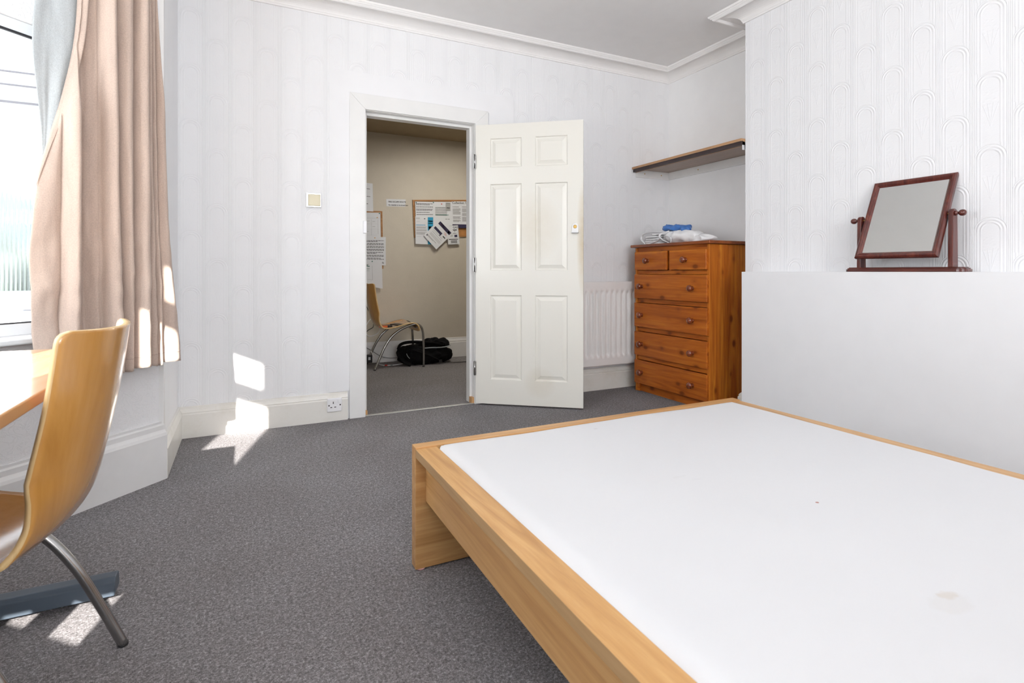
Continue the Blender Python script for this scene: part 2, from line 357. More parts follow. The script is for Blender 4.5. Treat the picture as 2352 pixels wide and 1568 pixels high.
def mattress_mat():
    k = NT('white_mattress_cover', 0.55, spec=0.3); v = k.coord(); sp = k.n('ShaderNodeSeparateXYZ')
    k.t.links.new(k.n('ShaderNodeTexCoord').outputs['Object'], sp.inputs[0]); x, y, z = sp.outputs
    def spot(c, r, a, dn=0.0):
        dx = k.ma('DIVIDE', k.ma('SUBTRACT', x, c[0]), r[0]); dy = k.ma('DIVIDE', k.ma('SUBTRACT', y, c[1]), r[1])
        d = k.ma('ADD', k.ma('MULTIPLY', dx, dx), k.ma('MULTIPLY', dy, dy))
        if dn: d = k.ma('ADD', d, k.ma('MULTIPLY', k.noise(v, 60, 3), dn))
        return k.ma('MULTIPLY', k.ma('MINIMUM', k.ma('MULTIPLY', k.ma('MAXIMUM', k.ma('SUBTRACT', 1.0, d), 0.0), 3.0), 1.0), a)
    c = (0.665, 0.67, 0.685)
    for cc, r, a, dn, colr in STAINS: c = k.mix(spot(cc, r, a, dn), c, colr)
    k.col(c); k.bump(k.noise(v, 7, 3), 0.25, 0.006); return k.m
def on_z(px, py, z):
    d = ray(px, py); t = (z - EYE) / d.z; return Vector((d.x*t, d.y*t, z))
ZM = 0.400
STAINS = []
for px, py, r, a, dn, colr in ((1877, 1154, (0.005, 0.004), 0.9, 0, (0.35, 0.12, 0.08)), (2175, 1365, (0.03, 0.02), 0.30, 1.0, (0.52, 0.42, 0.30)), (2185, 1385, (0.06, 0.035), 0.12, 0.7, (0.5, 0.45, 0.38)),
                               (1560, 1095, (0.05, 0.012), 0.10, 1.2, (0.5, 0.48, 0.45)), (1368, 985, (0.009, 0.005), 0.5, 0, (0.5, 0.5, 0.5)), (1600, 1100, (0.03, 0.008), 0.10, 1.0, (0.5, 0.5, 0.5))):
    p = on_z(px, py, ZM); STAINS.append(((p.x - 0.488, p.y - 1.712), r, a, dn, colr))
m_mattress = mattress_mat()
def cloth(name, c, sc_=500, backc=None, trans=0.25):
    k = NT(name, 0.85, spec=0.1); v = k.coord('Object'); f = k.noise(v, 240, 2, 0.8); f2 = k.noise(k.coord('Object', (1, 1, 0.15)), 40, 3)
    cc = k.ramp(k.ma('ADD', k.ma('MULTIPLY', f, 0.6), k.ma('MULTIPLY', f2, 0.4)), [(0.3, tuple(x*0.80 for x in c)), (0.7, tuple(min(1, x*1.14) for x in c))])
    k.col(cc); k.bump(k.ma('ADD', f, f2), 0.4, 0.0015)
    k.b.inputs['Sheen Weight'].default_value = 0.2
    tl = k.n('ShaderNodeBsdfTranslucent'); k.put(tl.inputs[0], cc); mx = k.n('ShaderNodeMixShader'); mx.inputs[0].default_value = trans
    k.t.links.new(k.b.outputs[0], mx.inputs[1]); k.t.links.new(tl.outputs[0], mx.inputs[2])
    k.t.links.new(mx.outputs[0], k.t.nodes['Material Output'].inputs[0]); return k.m
m_curtain = cloth('beige_curtain_fabric', (0.55, 0.44, 0.375), trans=0.04)
m_lining = cloth('pale_lining_fabric', (0.52, 0.56, 0.58), trans=0.15)
def clear_glass(name, reed=False):
    m = bpy.data.materials.new(name); m.use_nodes = True; t = m.node_tree; t.nodes.clear(); out = t.nodes.new('ShaderNodeOutputMaterial')
    mx = t.nodes.new('ShaderNodeMixShader'); gl = t.nodes.new('ShaderNodeBsdfGlossy'); gl.inputs['Roughness'].default_value = 0.03
    if reed:
        # reeded privacy glass: vertical ribs bend and soften the view
        tr = t.nodes.new('ShaderNodeBsdfRefraction'); tr.inputs['IOR'].default_value = 1.08; tr.inputs['Roughness'].default_value = 0.24; tr.inputs['Color'].default_value = (0.96, 0.98, 1.0, 1)
        tc = t.nodes.new('ShaderNodeTexCoord'); wv = t.nodes.new('ShaderNodeTexWave'); wv.bands_direction = 'X'; wv.inputs['Scale'].default_value = 22
        t.links.new(tc.outputs['Object'], wv.inputs['Vector']); bp = t.nodes.new('ShaderNodeBump'); bp.inputs['Distance'].default_value = 0.0018; bp.inputs['Strength'].default_value = 0.9
        t.links.new(wv.outputs['Fac'], bp.inputs['Height']); t.links.new(bp.outputs[0], tr.inputs['Normal']); t.links.new(bp.outputs[0], gl.inputs['Normal'])
    else:
        tr = t.nodes.new('ShaderNodeBsdfTransparent')
    mx.inputs[0].default_value = 0.06
    t.links.new(tr.outputs[0], mx.inputs[1]); t.links.new(gl.outputs[0], mx.inputs[2]); t.links.new(mx.outputs[0], out.inputs[0]); return m
m_glass = clear_glass('clear_window_glass'); m_reed = clear_glass('reeded_window_glass', True)

# ------------------------------------------------------------------ room shell
ZC = 2.645; YB = 3.60; XL = -0.335; XA = 3.305; XC = 2.94; YC = 2.49; YR = -3.60
DX0, DX1, DZ = 0.712, 1.486, 2.007          # door opening
HY0, HY1, HX0, HX1, HZ = YB + 0.13, 5.69, 0.0, 3.6, 2.40
A0, A1 = Vector((XL, 2.95)), Vector((-1.13, 2.155)); F0 = Vector((-1.13, 1.03)); B1 = Vector((XL, 0.235))
bm = B(); prism(bm, [(XL, YR), (XA, YR), (XA, YB), (HX1, YB), (HX1, HY1), (HX0, HY1), (HX0, YB), (XL, YB), tuple(A0), tuple(A1), tuple(F0), tuple(B1)], -0.08, 0.0)
struct('floor', bm, m_carpet)
bm = B(); prism(bm, [(XL-.03, YR), (XA, YR), (XA, YB+.05), (XL-.03, YB+.05), (A0.x-.03, A0.y), (A1.x-.05, A1.y), (F0.x-.05, F0.y), (B1.x-.03, B1.y)], ZC, ZC+0.1)
struct('ceiling', bm, m_ceil)
bm = B(); box(bm, HX0-.1, HX1, HY0, HY1+.1, HZ, HZ+.1); struct('ceiling_hall', bm, m_hallceil)
# back wall with door opening
bm = B(); box(bm, XL-.1, DX0-.012, YB, HY0, 0, ZC); box(bm, DX1+.012, XA+.1, YB, HY0, 0, ZC); box(bm, DX0-.012, DX1+.012, YB, HY0, DZ+.012, ZC)
struct('wall_back', bm, m_paper)
struct('wall_left', bx(XL-.1, XL, 2.95, YB, 0, ZC), m_plaster)
struct('wall_left_rear', bx(XL-.1, XL, YR, .235, 0, ZC), m_plaster)
struct('wall_rear', bx(XL-.1, XA+.1, YR-.1, YR, 0, ZC), m_plaster)
struct('wall_alcove', bx(XA, XA+.1, YR, YB, 0, ZC), m_chip)
struct('wall_chimney', bx(XC, XA, YR, YC, 0, ZC), m_paper)
def facing(p0, p1):
    """matrix: local x along the wall from p0 to p1, local y into the room's outside, z up"""
    d = (p1-p0).normalized(); n = Vector((d.y, -d.x))
    mid = Vector((0.3, 1.6)) - p0
    if n.dot(mid) > 0: n = -n
    return Matrix(((d.x, n.x, 0, p0.x), (d.y, n.y, 0, p0.y), (0, 0, 1, 0), (0, 0, 0, 1))), (p1-p0).length
def wall_with(name, p0, p1, holes, th, mat):
    """wall from p0 to p1 with rectangular holes (s0,s1,z0,z1) sharing no columns or stacked in one column"""
    M, L = facing(p0, p1); bm = B(); xs = sorted({0, L} | {h[0] for h in holes} | {h[1] for h in holes})
    for a, b in zip(xs[:-1], xs[1:]):
        hs = sorted([h for h in holes if h[0] < (a+b)/2 < h[1]], key=lambda h: h[2]); z = 0
        for h in hs:
            box(bm, a, b, 0, th, z, h[2], M=M); z = h[3]
        box(bm, a, b, 0, th, z, ZC, M=M)
    return struct(name, bm, mat), M
wA, MA = wall_with('wall_bay_left', A0, A1, [(0.12, 1.02, 0.715, 1.87), (0.12, 1.02, 1.96, 2.42)], 0.14, m_swirl)
wF, MF = wall_with('wall_bay_front', A1, F0, [(0.08, 1.045, 0.715, 1.87), (0.08, 1.045, 1.96, 2.42)], 0.14, m_swirl)
wB, MB_ = wall_with('wall_bay_right', F0, B1, [(0.357, 0.647, 0.68, 1.93), (0.407, 0.615, 2.03, 2.19)], 0.03, m_swirl)  # unseen bay side; openings shaped so the sun falls in the wanted patches
# hall shell
struct('wall_hall_far', bx(HX0-.1, HX1+.1, HY1, HY1+.1, 0, HZ), m_hallpaint)
struct('wall_hall_left', bx(HX0-.1, HX0, HY0, HY1, 0, HZ), m_hallpaint)
struct('wall_hall_right', bx(HX1, HX1+.1, HY0, HY1, 0, HZ), m_hallpaint)
bm = B(); box(bm, HX0, DX0-.012, HY0+.001, HY0+.012, 0, HZ); box(bm, DX1+.012, HX1, HY0+.001, HY0+.012, 0, HZ); box(bm, DX0-.012, DX1+.012, HY0+.001, HY0+.012, DZ+.012, HZ)
struct('wall_hall_near', bm, m_hallpaint)

# profile extruded along a wall path with mitred corners (offset toward room side)
def sweep_profile(bm, path, prof, side=1, closed_caps=True):
    n = len(path); P = [Vector(p) for p in path]; rows = []
    for i in range(n):
        d0 = (P[i]-P[i-1]).normalized() if i > 0 else (P[1]-P[0]).normalized()
        d1 = (P[i+1]-P[i]).normalized() if i < n-1 else d0
        n0 = Vector((d0.y, -d0.x))*side; n1 = Vector((d1.y, -d1.x))*side
        m = n0+n1; m = m / (1 + n0.dot(n1)) if (1+n0.dot(n1)) > 0.01 else n0
        rows.append([bm.verts.new((P[i].x+m.x*o, P[i].y+m.y*o, z)) for o, z in prof])
    for i in range(n-1):
        for k in range(len(prof)):
            k2 = (k+1) % len(prof); bm.faces.new((rows[i][k], rows[i][k2], rows[i+1][k2], rows[i+1][k]))
    bm.faces.new(rows[0][::-1]); bm.faces.new(rows[-1])
# cornice
cv = [(0.0, 2.572), (0.010, 2.572), (0.013, 2.582)]
for i in range(9):
    a = i/8; cv.append((0.016 + 0.104*(1-math.cos(a*PI/2)), 2.584 + 0.044*math.sin(a*PI/2)))
cv += [(0.122, 2.622), (0.128, 2.614), (0.136, 2.612), (0.143, 2.617), (0.145, 2.625), (0.149, 2.623), (0.153, 2.627), (0.155, 2.633), (0.160, 2.632), (0.163, 2.637), (0.165, ZC+.01), (0.0, ZC+.01)]
bm = B(); sweep_profile(bm, [(XL, 2.95), (XL, YB), (XA, YB), (XA, YC), (XC, YC), (XC, YR)], cv, 1)
struct('trim_cornice', bm, plain('cornice_paint', (0.87, 0.86, 0.85), 0.6, var=0.01, bumpd=0.0006, bs=30))
# skirtings
sk = [(0, 0), (0.022, 0), (0.022, 0.128), (0.018, 0.136), (0.020, 0.140), (0.016, 0.150), (0.010, 0.160), (0.009, 0.170), (0.004, 0.172), (0.0, 0.172)]
bm = B(); sweep_profile(bm, [(XL, YB), (DX0-.112, YB)], [(o, z*1.03) for o, z in sk], 1); struct('baseboard_back', bm, m_skirt)
bm = B(); sweep_profile(bm, [(XL, 2.935), (XL, YB)], [(o*1.0, z*1.03) for o, z in sk], 1); struct('baseboard_left', bm, m_skirt)
bm = B(); sweep_profile(bm, [(DX1+.13, YB), (XA, YB), (XA, YC), (XC, YC), (XC, 2.405)], [(o*1.5, z) for o, z in sk], 1); struct('baseboard_alcove', bm, m_skirt)
skb = [(0, 0), (0.03, 0), (0.03, 0.20), (0.026, 0.212), (0.014, 0.225), (0.014, 0.245), (0.008, 0.252), (0.008, 0.262), (0, 0.262)]
bm = B(); sweep_profile(bm, [tuple(B1), tuple(F0), tuple(A1), tuple(A0)], skb, 1); struct('baseboard_bay', bm, m_skirt_w)
bm = B(); sweep_profile(bm, [(HX0, HY1), (HX1, HY1)], [(o, z*1.25) for o, z in sk], 1); struct('baseboard_hall', bm, m_skirt_w)
# corner post where the bay meets the room
struct('trim_bay_corner', bx(XL-.012, XL+.006, 2.937, 2.985, .17, ZC-.07), m_gloss)
# boxed-in fireplace (low false wall on the chimney breast)
bm = B(); box(bm, 2.80, XC, -1.2, 2.40, 0, 0.9475)
bx_ = bevel(struct('wall_chimney_boxing', bm, plain('smooth_white_board', (0.84, 0.845, 0.86), 0.5, var=0.01, bumpd=0.001, bs=6)), .002)
# plaster band round the door where an older surround stood
bm = B(); box(bm, .488, DX0-.1, YB-.006, YB, .18, 2.245); box(bm, DX0-.1, 1.80, YB-.006, YB, 2.10, 2.245); box(bm, DX1+.11, 1.80, YB-.006, YB, .18, 2.10)
struct('trim_old_surround', bm, m_plaster)
# architrave
bm = B(); y0, y1 = YB-.018, YB
for pts in ([(DX0-.1, 0), (DX0, 0), (DX0, DZ), (DX0-.1, DZ+.1)], [(DX0-.1, DZ+.1), (DX0, DZ), (DX1, DZ), (DX1+.1, DZ+.1)], [(DX1, 0), (DX1+.1, 0), (DX1+.1, DZ+.1), (DX1, DZ)]):
    prism(bm, pts, y0, y1, 'y')
bevel(struct('trim_architrave', bm, m_gloss), .002)
# lining, stops
bm = B(); box(bm, DX0-.012, DX0+.003, YB-.004, HY0+.014, 0, DZ+.012); box(bm, DX1-.003, DX1+.012, YB-.004, HY0+.014, 0, DZ+.012); box(bm, DX0+.003, DX1-.003, YB-.004, HY0+.014, DZ-.003, DZ+.012)
fr = struct('trim_door_frame', bm, m_gloss)
bm = B(); box(bm, DX0+.003, DX0+.020, YB+.045, HY0-.02, 0.0, DZ-.003); box(bm, DX1-.020, DX1-.003, YB+.045, HY0-.02, 0.0, DZ-.003); box(bm, DX0+.02, DX1-.02, YB+.045, HY0-.02, DZ-.022, DZ-.003)
bevel(obj('door_stop', bm, m_gloss, fr), .002)
bm = B(); box(bm, DX1-.021, DX1-.002, YB+.0, YB+.05, 0.001, .045); box(bm, DX0+.002, DX0+.021, YB+.02, YB+.05, 0.001, .03); o = obj('bare_wood_patch', bm, m_bareWood, fr); o['label'] = 'bare orange wood showing at the foot of the frame'
bm = B(); box(bm, DX0-.016, DX0+.006, YB-.032, YB-.003, 1.198, 1.278); o = bevel(obj('strike_box', bm, m_plastic, fr), .003); o['label'] = 'white latch keep on the frame'
bevel(struct('trim_threshold', bx(DX0+.003, DX1-.003, YB-.005, YB+.022, 0, .006), m_metalstrip), .002)

# ------------------------------------------------------------------ six-panel door
DW, DH, DT = 0.762, 1.978, 0.035
door = thing('door_1', 'open cream six-panel door swung into the room, grubby around the lock', 'door', (1.482, 3.568, 0.012), math.atan2(3.10-3.568, 2.083-1.482))
door['kind'] = 'structure'
xs = [0, .107, .333, .429, .655, DW]; zs = [0, .172, .770, .945, 1.555, 1.672, 1.878, DH]
bm = B()
ringp = [(0, 0), (.006, .008), (.012, .009), (.015, .0085), (.036, .0015), (.0375, .0005)]
for side in (0, 1):
    yy = 0 if side == 0 else DT; sg = 1 if side == 0 else -1
    for i in range(5):
        for j in range(7):
            x0, x1, z0, z1 = xs[i], xs[i+1], zs[j], zs[j+1]
            if i in (1, 3) and j in (1, 3, 5):
                prev = None
                for ins, dep in ringp:
                    cur = [bm.verts.new((a, yy+sg*dep, b)) for a, b in ((x0+ins, z0+ins), (x1-ins, z0+ins), (x1-ins, z1-ins), (x0+ins, z1-ins))]
                    if prev:
                        for q in range(4): bm.faces.new((prev[q], prev[(q+1) % 4], cur[(q+1) % 4], cur[q]))
                    prev = cur
                bm.faces.new(prev)
            else:
                bm.faces.new([bm.verts.new((a, yy, b)) for a, b in ((x0, z0), (x1, z0), (x1, z1), (x0, z1))])
for a in ((0, 0, 0, DH), (DW, DW, 0, DH)):
    bm.faces.new([bm.verts.new(p) for p in ((a[0], 0, 0), (a[0], DT, 0), (a[0], DT, DH), (a[0], 0, DH))])
for zz in (0, DH): bm.faces.new([bm.verts.new(p) for p in ((0, 0, zz), (DW, 0, zz), (DW, DT, zz), (0, DT, zz))])
bmesh.ops.remove_doubles(bm, verts=bm.verts, dist=1e-5)
obj('door_leaf', bm, m_door, door)
# lock pull with cylinder
bm = B(); pts = [(-.022, -.028), (.022, -.028)] + [(.022*math.cos(a*PI/10), .012+.022*math.sin(a*PI/10)) for a in range(11)]
prism(bm, pts, -.005, 0, 'y'); box(bm, -.023, .023, -.022, -.003, -.036, -.028); box(bm, -.023, .023, -.022, -.018, -.036, -.020)
lp = bevel(obj('lock_pull', bm, m_satin, door, (DW-.055, 0, 1.235)), .001); lp['label'] = 'satin metal cylinder pull'
bm = B(); lathe(bm, [(.0125, 0), (.0125, .003), (.010, .004)], Matrix.Translation((0, -.005, .010)) @ Matrix.Rotation(PI/2, 4, 'X'))
cyl = obj('lock_cylinder', bm, m_brass, lp); cyl['label'] = 'brass lock cylinder'
for hz in (1.72, 0.985, 0.25):
    bm = B(); box(bm, -.012, .004, -.012, .030, -.048, .048); tube(bm, [(-.004, -.012, -.05), (-.004, -.012, .05)], .006, 10)
    for q in (-.03, 0, .03): box(bm, -.0135, -.011, .004, .012, q-.005, q+.005)
    h = obj('hinge', bm, m_steel, door, (0, 0, hz))

# ------------------------------------------------------------------ wall switch and socket
t = thing('light_switch', 'square light switch with yellowed rocker on the wallpaper left of the doorway', 'light switch', (on_y(720, 460, YB).x, YB, on_y(720, 460, YB).z))
bevel(obj('back_plate', bx(-.045, .045, -.012, 0, -.045, .045), m_satin, t), .002)
bevel(obj('rocker', bx(-.033, .040, -.020, -.010, -.036, .036), m_goldrocker, t), .003)
p = on_y(768, 929, YB-.022)
t = thing('power_socket', 'white single power socket on the skirting board beside the doorway', 'socket', (p.x, YB-.022, p.z))
bevel(obj('face_plate', bx(-.045, .045, -.011, 0, -.043, .043), m_plastic, t), .006, 3)
o = bevel(obj('switch', bx(.020, .032, -.015, -.010, .012, .032), m_plastic, t), .002)
bm = B(); box(bm, -.011, -.006, -.0118, -.0105, .008, .022); box(bm, -.026, -.015, -.0118, -.0105, -.016, -.011); box(bm, -.002, .009, -.0118, -.0105, -.016, -.011)
obj('pin_hole', bm, m_dark, t)
for sx in (-.034, .034):
    bm = B(); lathe(bm, [(.0045, 0), (.0045, .0015), (.002, .0015)], Matrix.Translation((sx, -.0105, -.001)) @ Matrix.Rotation(PI/2, 4, 'X'), 12); obj('screw', bm, m_dark, t)

# ------------------------------------------------------------------ radiator
rx0, rx1, rz0, rz1, ry = 2.02, 2.872, .205, .868, 3.515
t = thing('radiator', 'white ribbed panel radiator on the wall between the open door and pine chest', 'radiator', (rx0, ry, 0))
L = rx1-rx0; bm = B(); nfl = 17; pitch = L/nfl
def rp(u, v):
    x = u*L; z = rz0 + v*(rz1-rz0); ph = (x % pitch)/pitch
    e = min(1, max(0, (z-rz0-.065)/.02)) * min(1, max(0, (rz1-.075-z)/.02))
    d = max(0, math.sin(PI*(ph-.18)/.64)) if .18 < ph < .82 else 0
    return Vector((x, .017*min(1, d*1.5)*e, z))
grid(bm, nfl*12, 40, rp)
obj('front_panel', bm, m_radi, t, recalc=False)
bm = B(); box(bm, 0, L, .001, .022, rz0-.0, rz0+.004); box(bm, 0, L, .001, .022, rz1-.004, rz1); box(bm, 0, .004, .001, .022, rz0, rz1); box(bm, L-.004, L, .001, .022, rz0, rz1); box(bm, 0, L, .0185, .022, rz0, rz1)
bevel(obj('water_way', bm, m_radi, t), .002)
bm = B(); box(bm, 0, L, .03, .045, rz0-.012, rz1-.03); obj('rear_panel', bm, m_radi, t)
for a in (.1, L-.14): obj('bracket', bx(a, a+.04, .02, YB-ry-.001, .3, .8), m_radi, t)
bm = B(); tube(bm, [(.02, .03, rz0+.02), (.02, .03, 0.0)], .0075, 10); obj('pipe', bm, m_radi, t)

# ------------------------------------------------------------------ alcove shelf
sx0, sx1, sy0, sy1 = 2.905, XA, YC, YB; zt = 1.818
t = thing('alcove_shelf', 'long brown wall shelf high in the alcove above the pine chest', 'shelf', (sx0, sy0, zt-.018))
bm = B(); box(bm, 0, sx1-sx0, 0.003, sy1-sy0, 0, .018); o = obj('shelf_board', bm, [m_shelf, m_shelf_under], t)
for f in o.data.polygons:
    if f.normal.z < -.5: f.material_index = 1
bm = B(); box(bm, .008, .030, .003, sy1-sy0-.01, -.024, 0); o = obj('front_batten', bm, m_batten, t); o['label'] = 'dark brown batten under the front edge'
bm = B(); box(bm, .030, .036, .003, sy1-sy0-.012, -.026, -.0); obj('batten_backing', bm, m_shelf, t)
def cleat(a, dots):
    bm = B(); box(bm, *a); c = bevel(obj('wall_cleat', bm, m_gloss, t), .002); c['label'] = 'white painted cleat'
    for d, ax in dots:
        b2 = B(); lathe(b2, [(.005, 0), (.005, .0015), (.0, .0015)][:2], Matrix.Translation(d) @ Matrix.Rotation(-PI/2 if ax == 'x' else PI/2, 4, 'Y' if ax == 'x' else 'X'), 12)
        obj('screw', b2, m_brass, c)
Lx, Ly = sx1-sx0, sy1-sy0
cleat((.036, Lx, Ly-.02, Ly, -.062, 0), [((.12, Ly-.02, -.03), 'y'), ((.30, Ly-.02, -.03), 'y')])
cleat((Lx-.02, Lx, .003, Ly-.02, -.062, 0), [((Lx-.02, .25, -.03), 'x'), ((Lx-.02, .75, -.03), 'x')])
bm = B(); box(bm, .012, .016, .003, .03, -.012, .004); box(bm, .012, .05, .003, .006, -.055, -.004); box(bm, .036, .05, .003, .025, -.05, -.046); box(bm, .034, .038, .003, .025, -.05, -.026)
o = obj('bracket', bm, m_chrome, t); o['label'] = 'small chrome bracket at the chimney end'

# ------------------------------------------------------------------ pine chest of drawers
cx0, cx1, cy0, cy1, ch = 2.82, 3.27, 2.68, 3.45, 1.16
t = thing('chest_of_drawers', 'orange-stained pine chest of six drawers standing in the alcove', 'chest of drawers', (cx0, cy0, 0))
D, Wd = cx1-cx0, cy1-cy0
def plank_side(bm, y0, y1):
    n = 5; w_ = D/n
    for i in range(n):
        box(bm, i*w_+(.002 if i else 0), (i+1)*w_-.002, y0, y1, .0, ch-.024)
    box(bm, .004, D-.004, y0+.002, y1-.002, .0, ch-.03)
bm = B(); plank_side(bm, 0, .02); bevel(obj('side_panel', bm, m_pine_z, t), .0012)
bm = B(); plank_side(bm, Wd-.02, Wd); bevel(obj('side_panel', bm, m_pine_z, t), .0012)
obj('back_panel', bx(D-.01, D, .02, Wd-.02, .05, ch-.024), m_pine_z, t)
bevel(obj('top_board', bx(-.03, D+.0, -.028, Wd+.028, ch-.022, ch), m_pine_top, t), .005, 3)
bm = B()
zr = [(1.105, ch-.022), (.929, .958), (.704, .735), (.477, .510), (.252, .284)]
for a, b in zr: box(bm, .008, .02, .02, Wd-.02, a, b)
box(bm, .004, .02, .368, .392, .958, 1.105)
obj('front_rail', bm, m_pine_y, t)
bm = B(); box(bm, .020, .035, .02, Wd-.02, .0, .062); box(bm, .004, .036, Wd-.045, Wd-.02, 0, .062); obj('plinth', bm, m_pine_y, t)
def drawer(y0, y1, z0, z1, knobs):
    bm = B(); box(bm, -.020, .003, y0, y1, z0, z1); d = bevel(obj('drawer', bm, m_pine_y, t), .005, 3)
    bm = B(); box(bm, .003, D-.03, y0+.012, y1-.012, z0+.012, z1-.012); obj('drawer_box', bm, m_pine_z, d)
    for ky in knobs:
        bm = B(); lathe(bm, [(.015, 0), (.0155, .004), (.011, .010), (.0105, .015), (.019, .021), (.0235, .030), (.0215, .039), (.012, .045), (.002, .047)],
                        Matrix.Translation((-.018, ky, (z0+z1)/2)) @ Matrix.Rotation(-PI/2, 4, 'Y')); obj('knob', bm, m_knob, d, smooth=True)
drawer(.012, .365, .961, 1.103, [.20]); drawer(.395, Wd-.012, .961, 1.103, [.60])
for z0, z1 in ((.738, .926), (.513, .701), (.287, .474), (.066, .249)): drawer(.006, Wd-.008, z0, z1, [.135, .67])

# ------------------------------------------------------------------ things on the chest
zt = ch + .0005
bm = B()
blob(bm, (2.965, 3.07, zt+.046), (.085, .165, .047), 2.3, .012, 11, 3, 26, True, zmin=zt, rot=.06)
blob(bm, (2.99, 2.92, zt+.026), (.075, .12, .026), 2.2, .012, 14, 8, 20, True, zmin=zt)
for i, (yy, zz, ww) in enumerate(((3.325, .010, .085), (3.335, .026, .080), (3.32, .042, .086), (3.33, .060, .080), (3.26, .078, .075))):
    blob(bm, (2.955, yy, zt+zz), (.085, ww, .0085), 4.5, .005, 16, 20+i, 16, False, zmin=zt)
o = obj('folded_bag', bm, m_bagwhite, smooth=True); tag(o, 'crumpled pile of folded white plastic bags on top of the pine chest', 'plastic bag')
me_root = o
bm = B()
tube(bm, catmull([(2.885, 3.40, zt+.006), (2.885, 3.452, zt+.045), (2.89, 3.445, zt+.085), (2.91, 3.39, zt+.102), (2.93, 3.30, zt+.098), (2.94, 3.20, zt+.094)], 8), .011, 8, .28)
tube(bm, catmull([(2.868, 3.12, zt+.004), (2.862, 3.19, zt+.035), (2.866, 3.215, zt+.07), (2.90, 3.15, zt+.094)], 8), .010, 8, .3)
tube(bm, catmull([(2.866, 3.21, zt+.060), (2.860, 3.13, zt+.056), (2.860, 3.09, zt+.036), (2.870, 3.10, zt+.005)], 8), .008, 8, .3)
tube(bm, catmull([(2.866, 3.33, zt+.004), (2.860, 3.25, zt+.020), (2.864, 3.21, zt+.042)], 8), .010, 8, .3)
obj('bag_handle', bm, m_bagwhite, o, smooth=True)
bm = B()
blob(bm, (2.965, 3.14, zt+.122), (.045, .125, .020), 2.6, .009, 14, 5, 28, True, zmin=zt+.085, rot=.1)
blob(bm, (2.955, 3.035, zt+.105), (.035, .045, .020), 2.0, .009, 18, 9, 22, True, zmin=zt+.075)
blob(bm, (2.96, 3.22, zt+.130), (.038, .040, .018), 2.2, .008, 24, 2, 20, True, zmin=zt+.09)
tag(obj('rubber_glove', bm, m_blue, smooth=True), 'crumpled blue disposable glove lying on the white plastic bags', 'glove')

# ------------------------------------------------------------------ swing mirror on the ledge
mx = 2.848; pL, pR = 1.757, 1.229
t = thing('swing_mirror', 'mahogany dressing-table mirror with ball knobs tilted on the chimney ledge', 'mirror', (mx, (pL+pR)/2, .948))
hl = (pL-pR)/2; bm = B()
def plan(r, cx=0):   # rounded base plan
    out = []
    for sx, sy, a0 in ((1, 1, 0), (-1, 1, 90), (-1, -1, 180), (1, -1, 270)):
        for k in range(6):
            a = math.radians(a0+k*18); out.append((sx*(.046-.03) + .03*math.cos(a)*r, sy*(hl-.03) + .03*math.sin(a)*r))
    return out
prism(bm, plan(1), 0, .013); prism(bm, plan(.82), .013, .018); prism(bm, plan(.6), .018, .022)
bevel(obj('base', bm, m_mahog_y, t), .0015)
fh, fw, ft = .425, .365, .022; tilt = math.radians(24); pz = .258
for s in (-1, 1):
    yy = s*(fw/2+.018)
    bm = B(); pts = [(-.024, .02), (.024, .02)] + [(.019*math.cos(a*PI/10), pz+.006+.019*math.sin(a*PI/10)) for a in range(11)]
    lo = [bm.verts.new((a, yy-.010, b)) for a, b in pts]; hi = [bm.verts.new((a, yy+.010, b)) for a, b in pts]; n = len(pts)
    bm.faces.new(lo[::-1]); bm.faces.new(hi)
    for i in range(n): bm.faces.new((lo[i], lo[(i+1) % n], hi[(i+1) % n], hi[i]))
    bevel(obj('post', bm, m_mahog, t), .003)
    bm = B(); lathe(bm, [(.011, 0), (.011, .006), (.006, .008), (.005, .012), (.0095, .015), (.0135, .020), (.0148, .027), (.0135, .034), (.0095, .039), (.001, .042)],
                    Matrix.Translation((0, yy+s*.010, pz+.004)) @ Matrix.Rotation(-s*PI/2, 4, 'X')); obj('knob', bm, m_mahog, t, smooth=True)
    bm = B(); lathe(bm, [(.004, 0), (.004, .012)], Matrix.Translation((0, yy-s*.022, pz+.004)) @ Matrix.Rotation(-s*PI/2, 4, 'X'), 10); obj('pivot_pin', bm, m_brass, t)
# frame: local plane y-z, front toward -x, tilted back about the pivot
Rt = Matrix.Translation((0, 0, pz+.004)) @ Matrix.Rotation(tilt, 4, 'Y')
bm = B(); prof = [(0, .011), (0, -.003), (.006, -.010), (.014, -.011), (.020, -.006), (.022, -.007), (.026, -.003), (.030, .001), (.030, .011)]
rows = []
for sy, sz in ((-1, -1), (1, -1), (1, 1), (-1, 1)):
    rows.append([bm.verts.new(Rt @ Vector((x, sy*(fw/2-i), sz*(fh/2-i)))) for i, x in prof])
for q in range(4):
    for k in range(len(prof)):
        k2 = (k+1) % len(prof); bm.faces.new((rows[q][k], rows[q][k2], rows[(q+1) % 4][k2], rows[(q+1) % 4][k]))
fo = obj('mirror_frame', bm, m_mahog, t)
bm = B(); box(bm, .0015, .0035, -fw/2+.028, fw/2-.028, -fh/2+.028, fh/2-.028, M=Rt); obj('mirror_glass', bm, m_mirror, t)
bm = B(); box(bm, .006, .010, -fw/2+.02, fw/2-.02, -fh/2+.02, fh/2-.02, M=Rt); obj('backing_board', bm, m_batten, t)

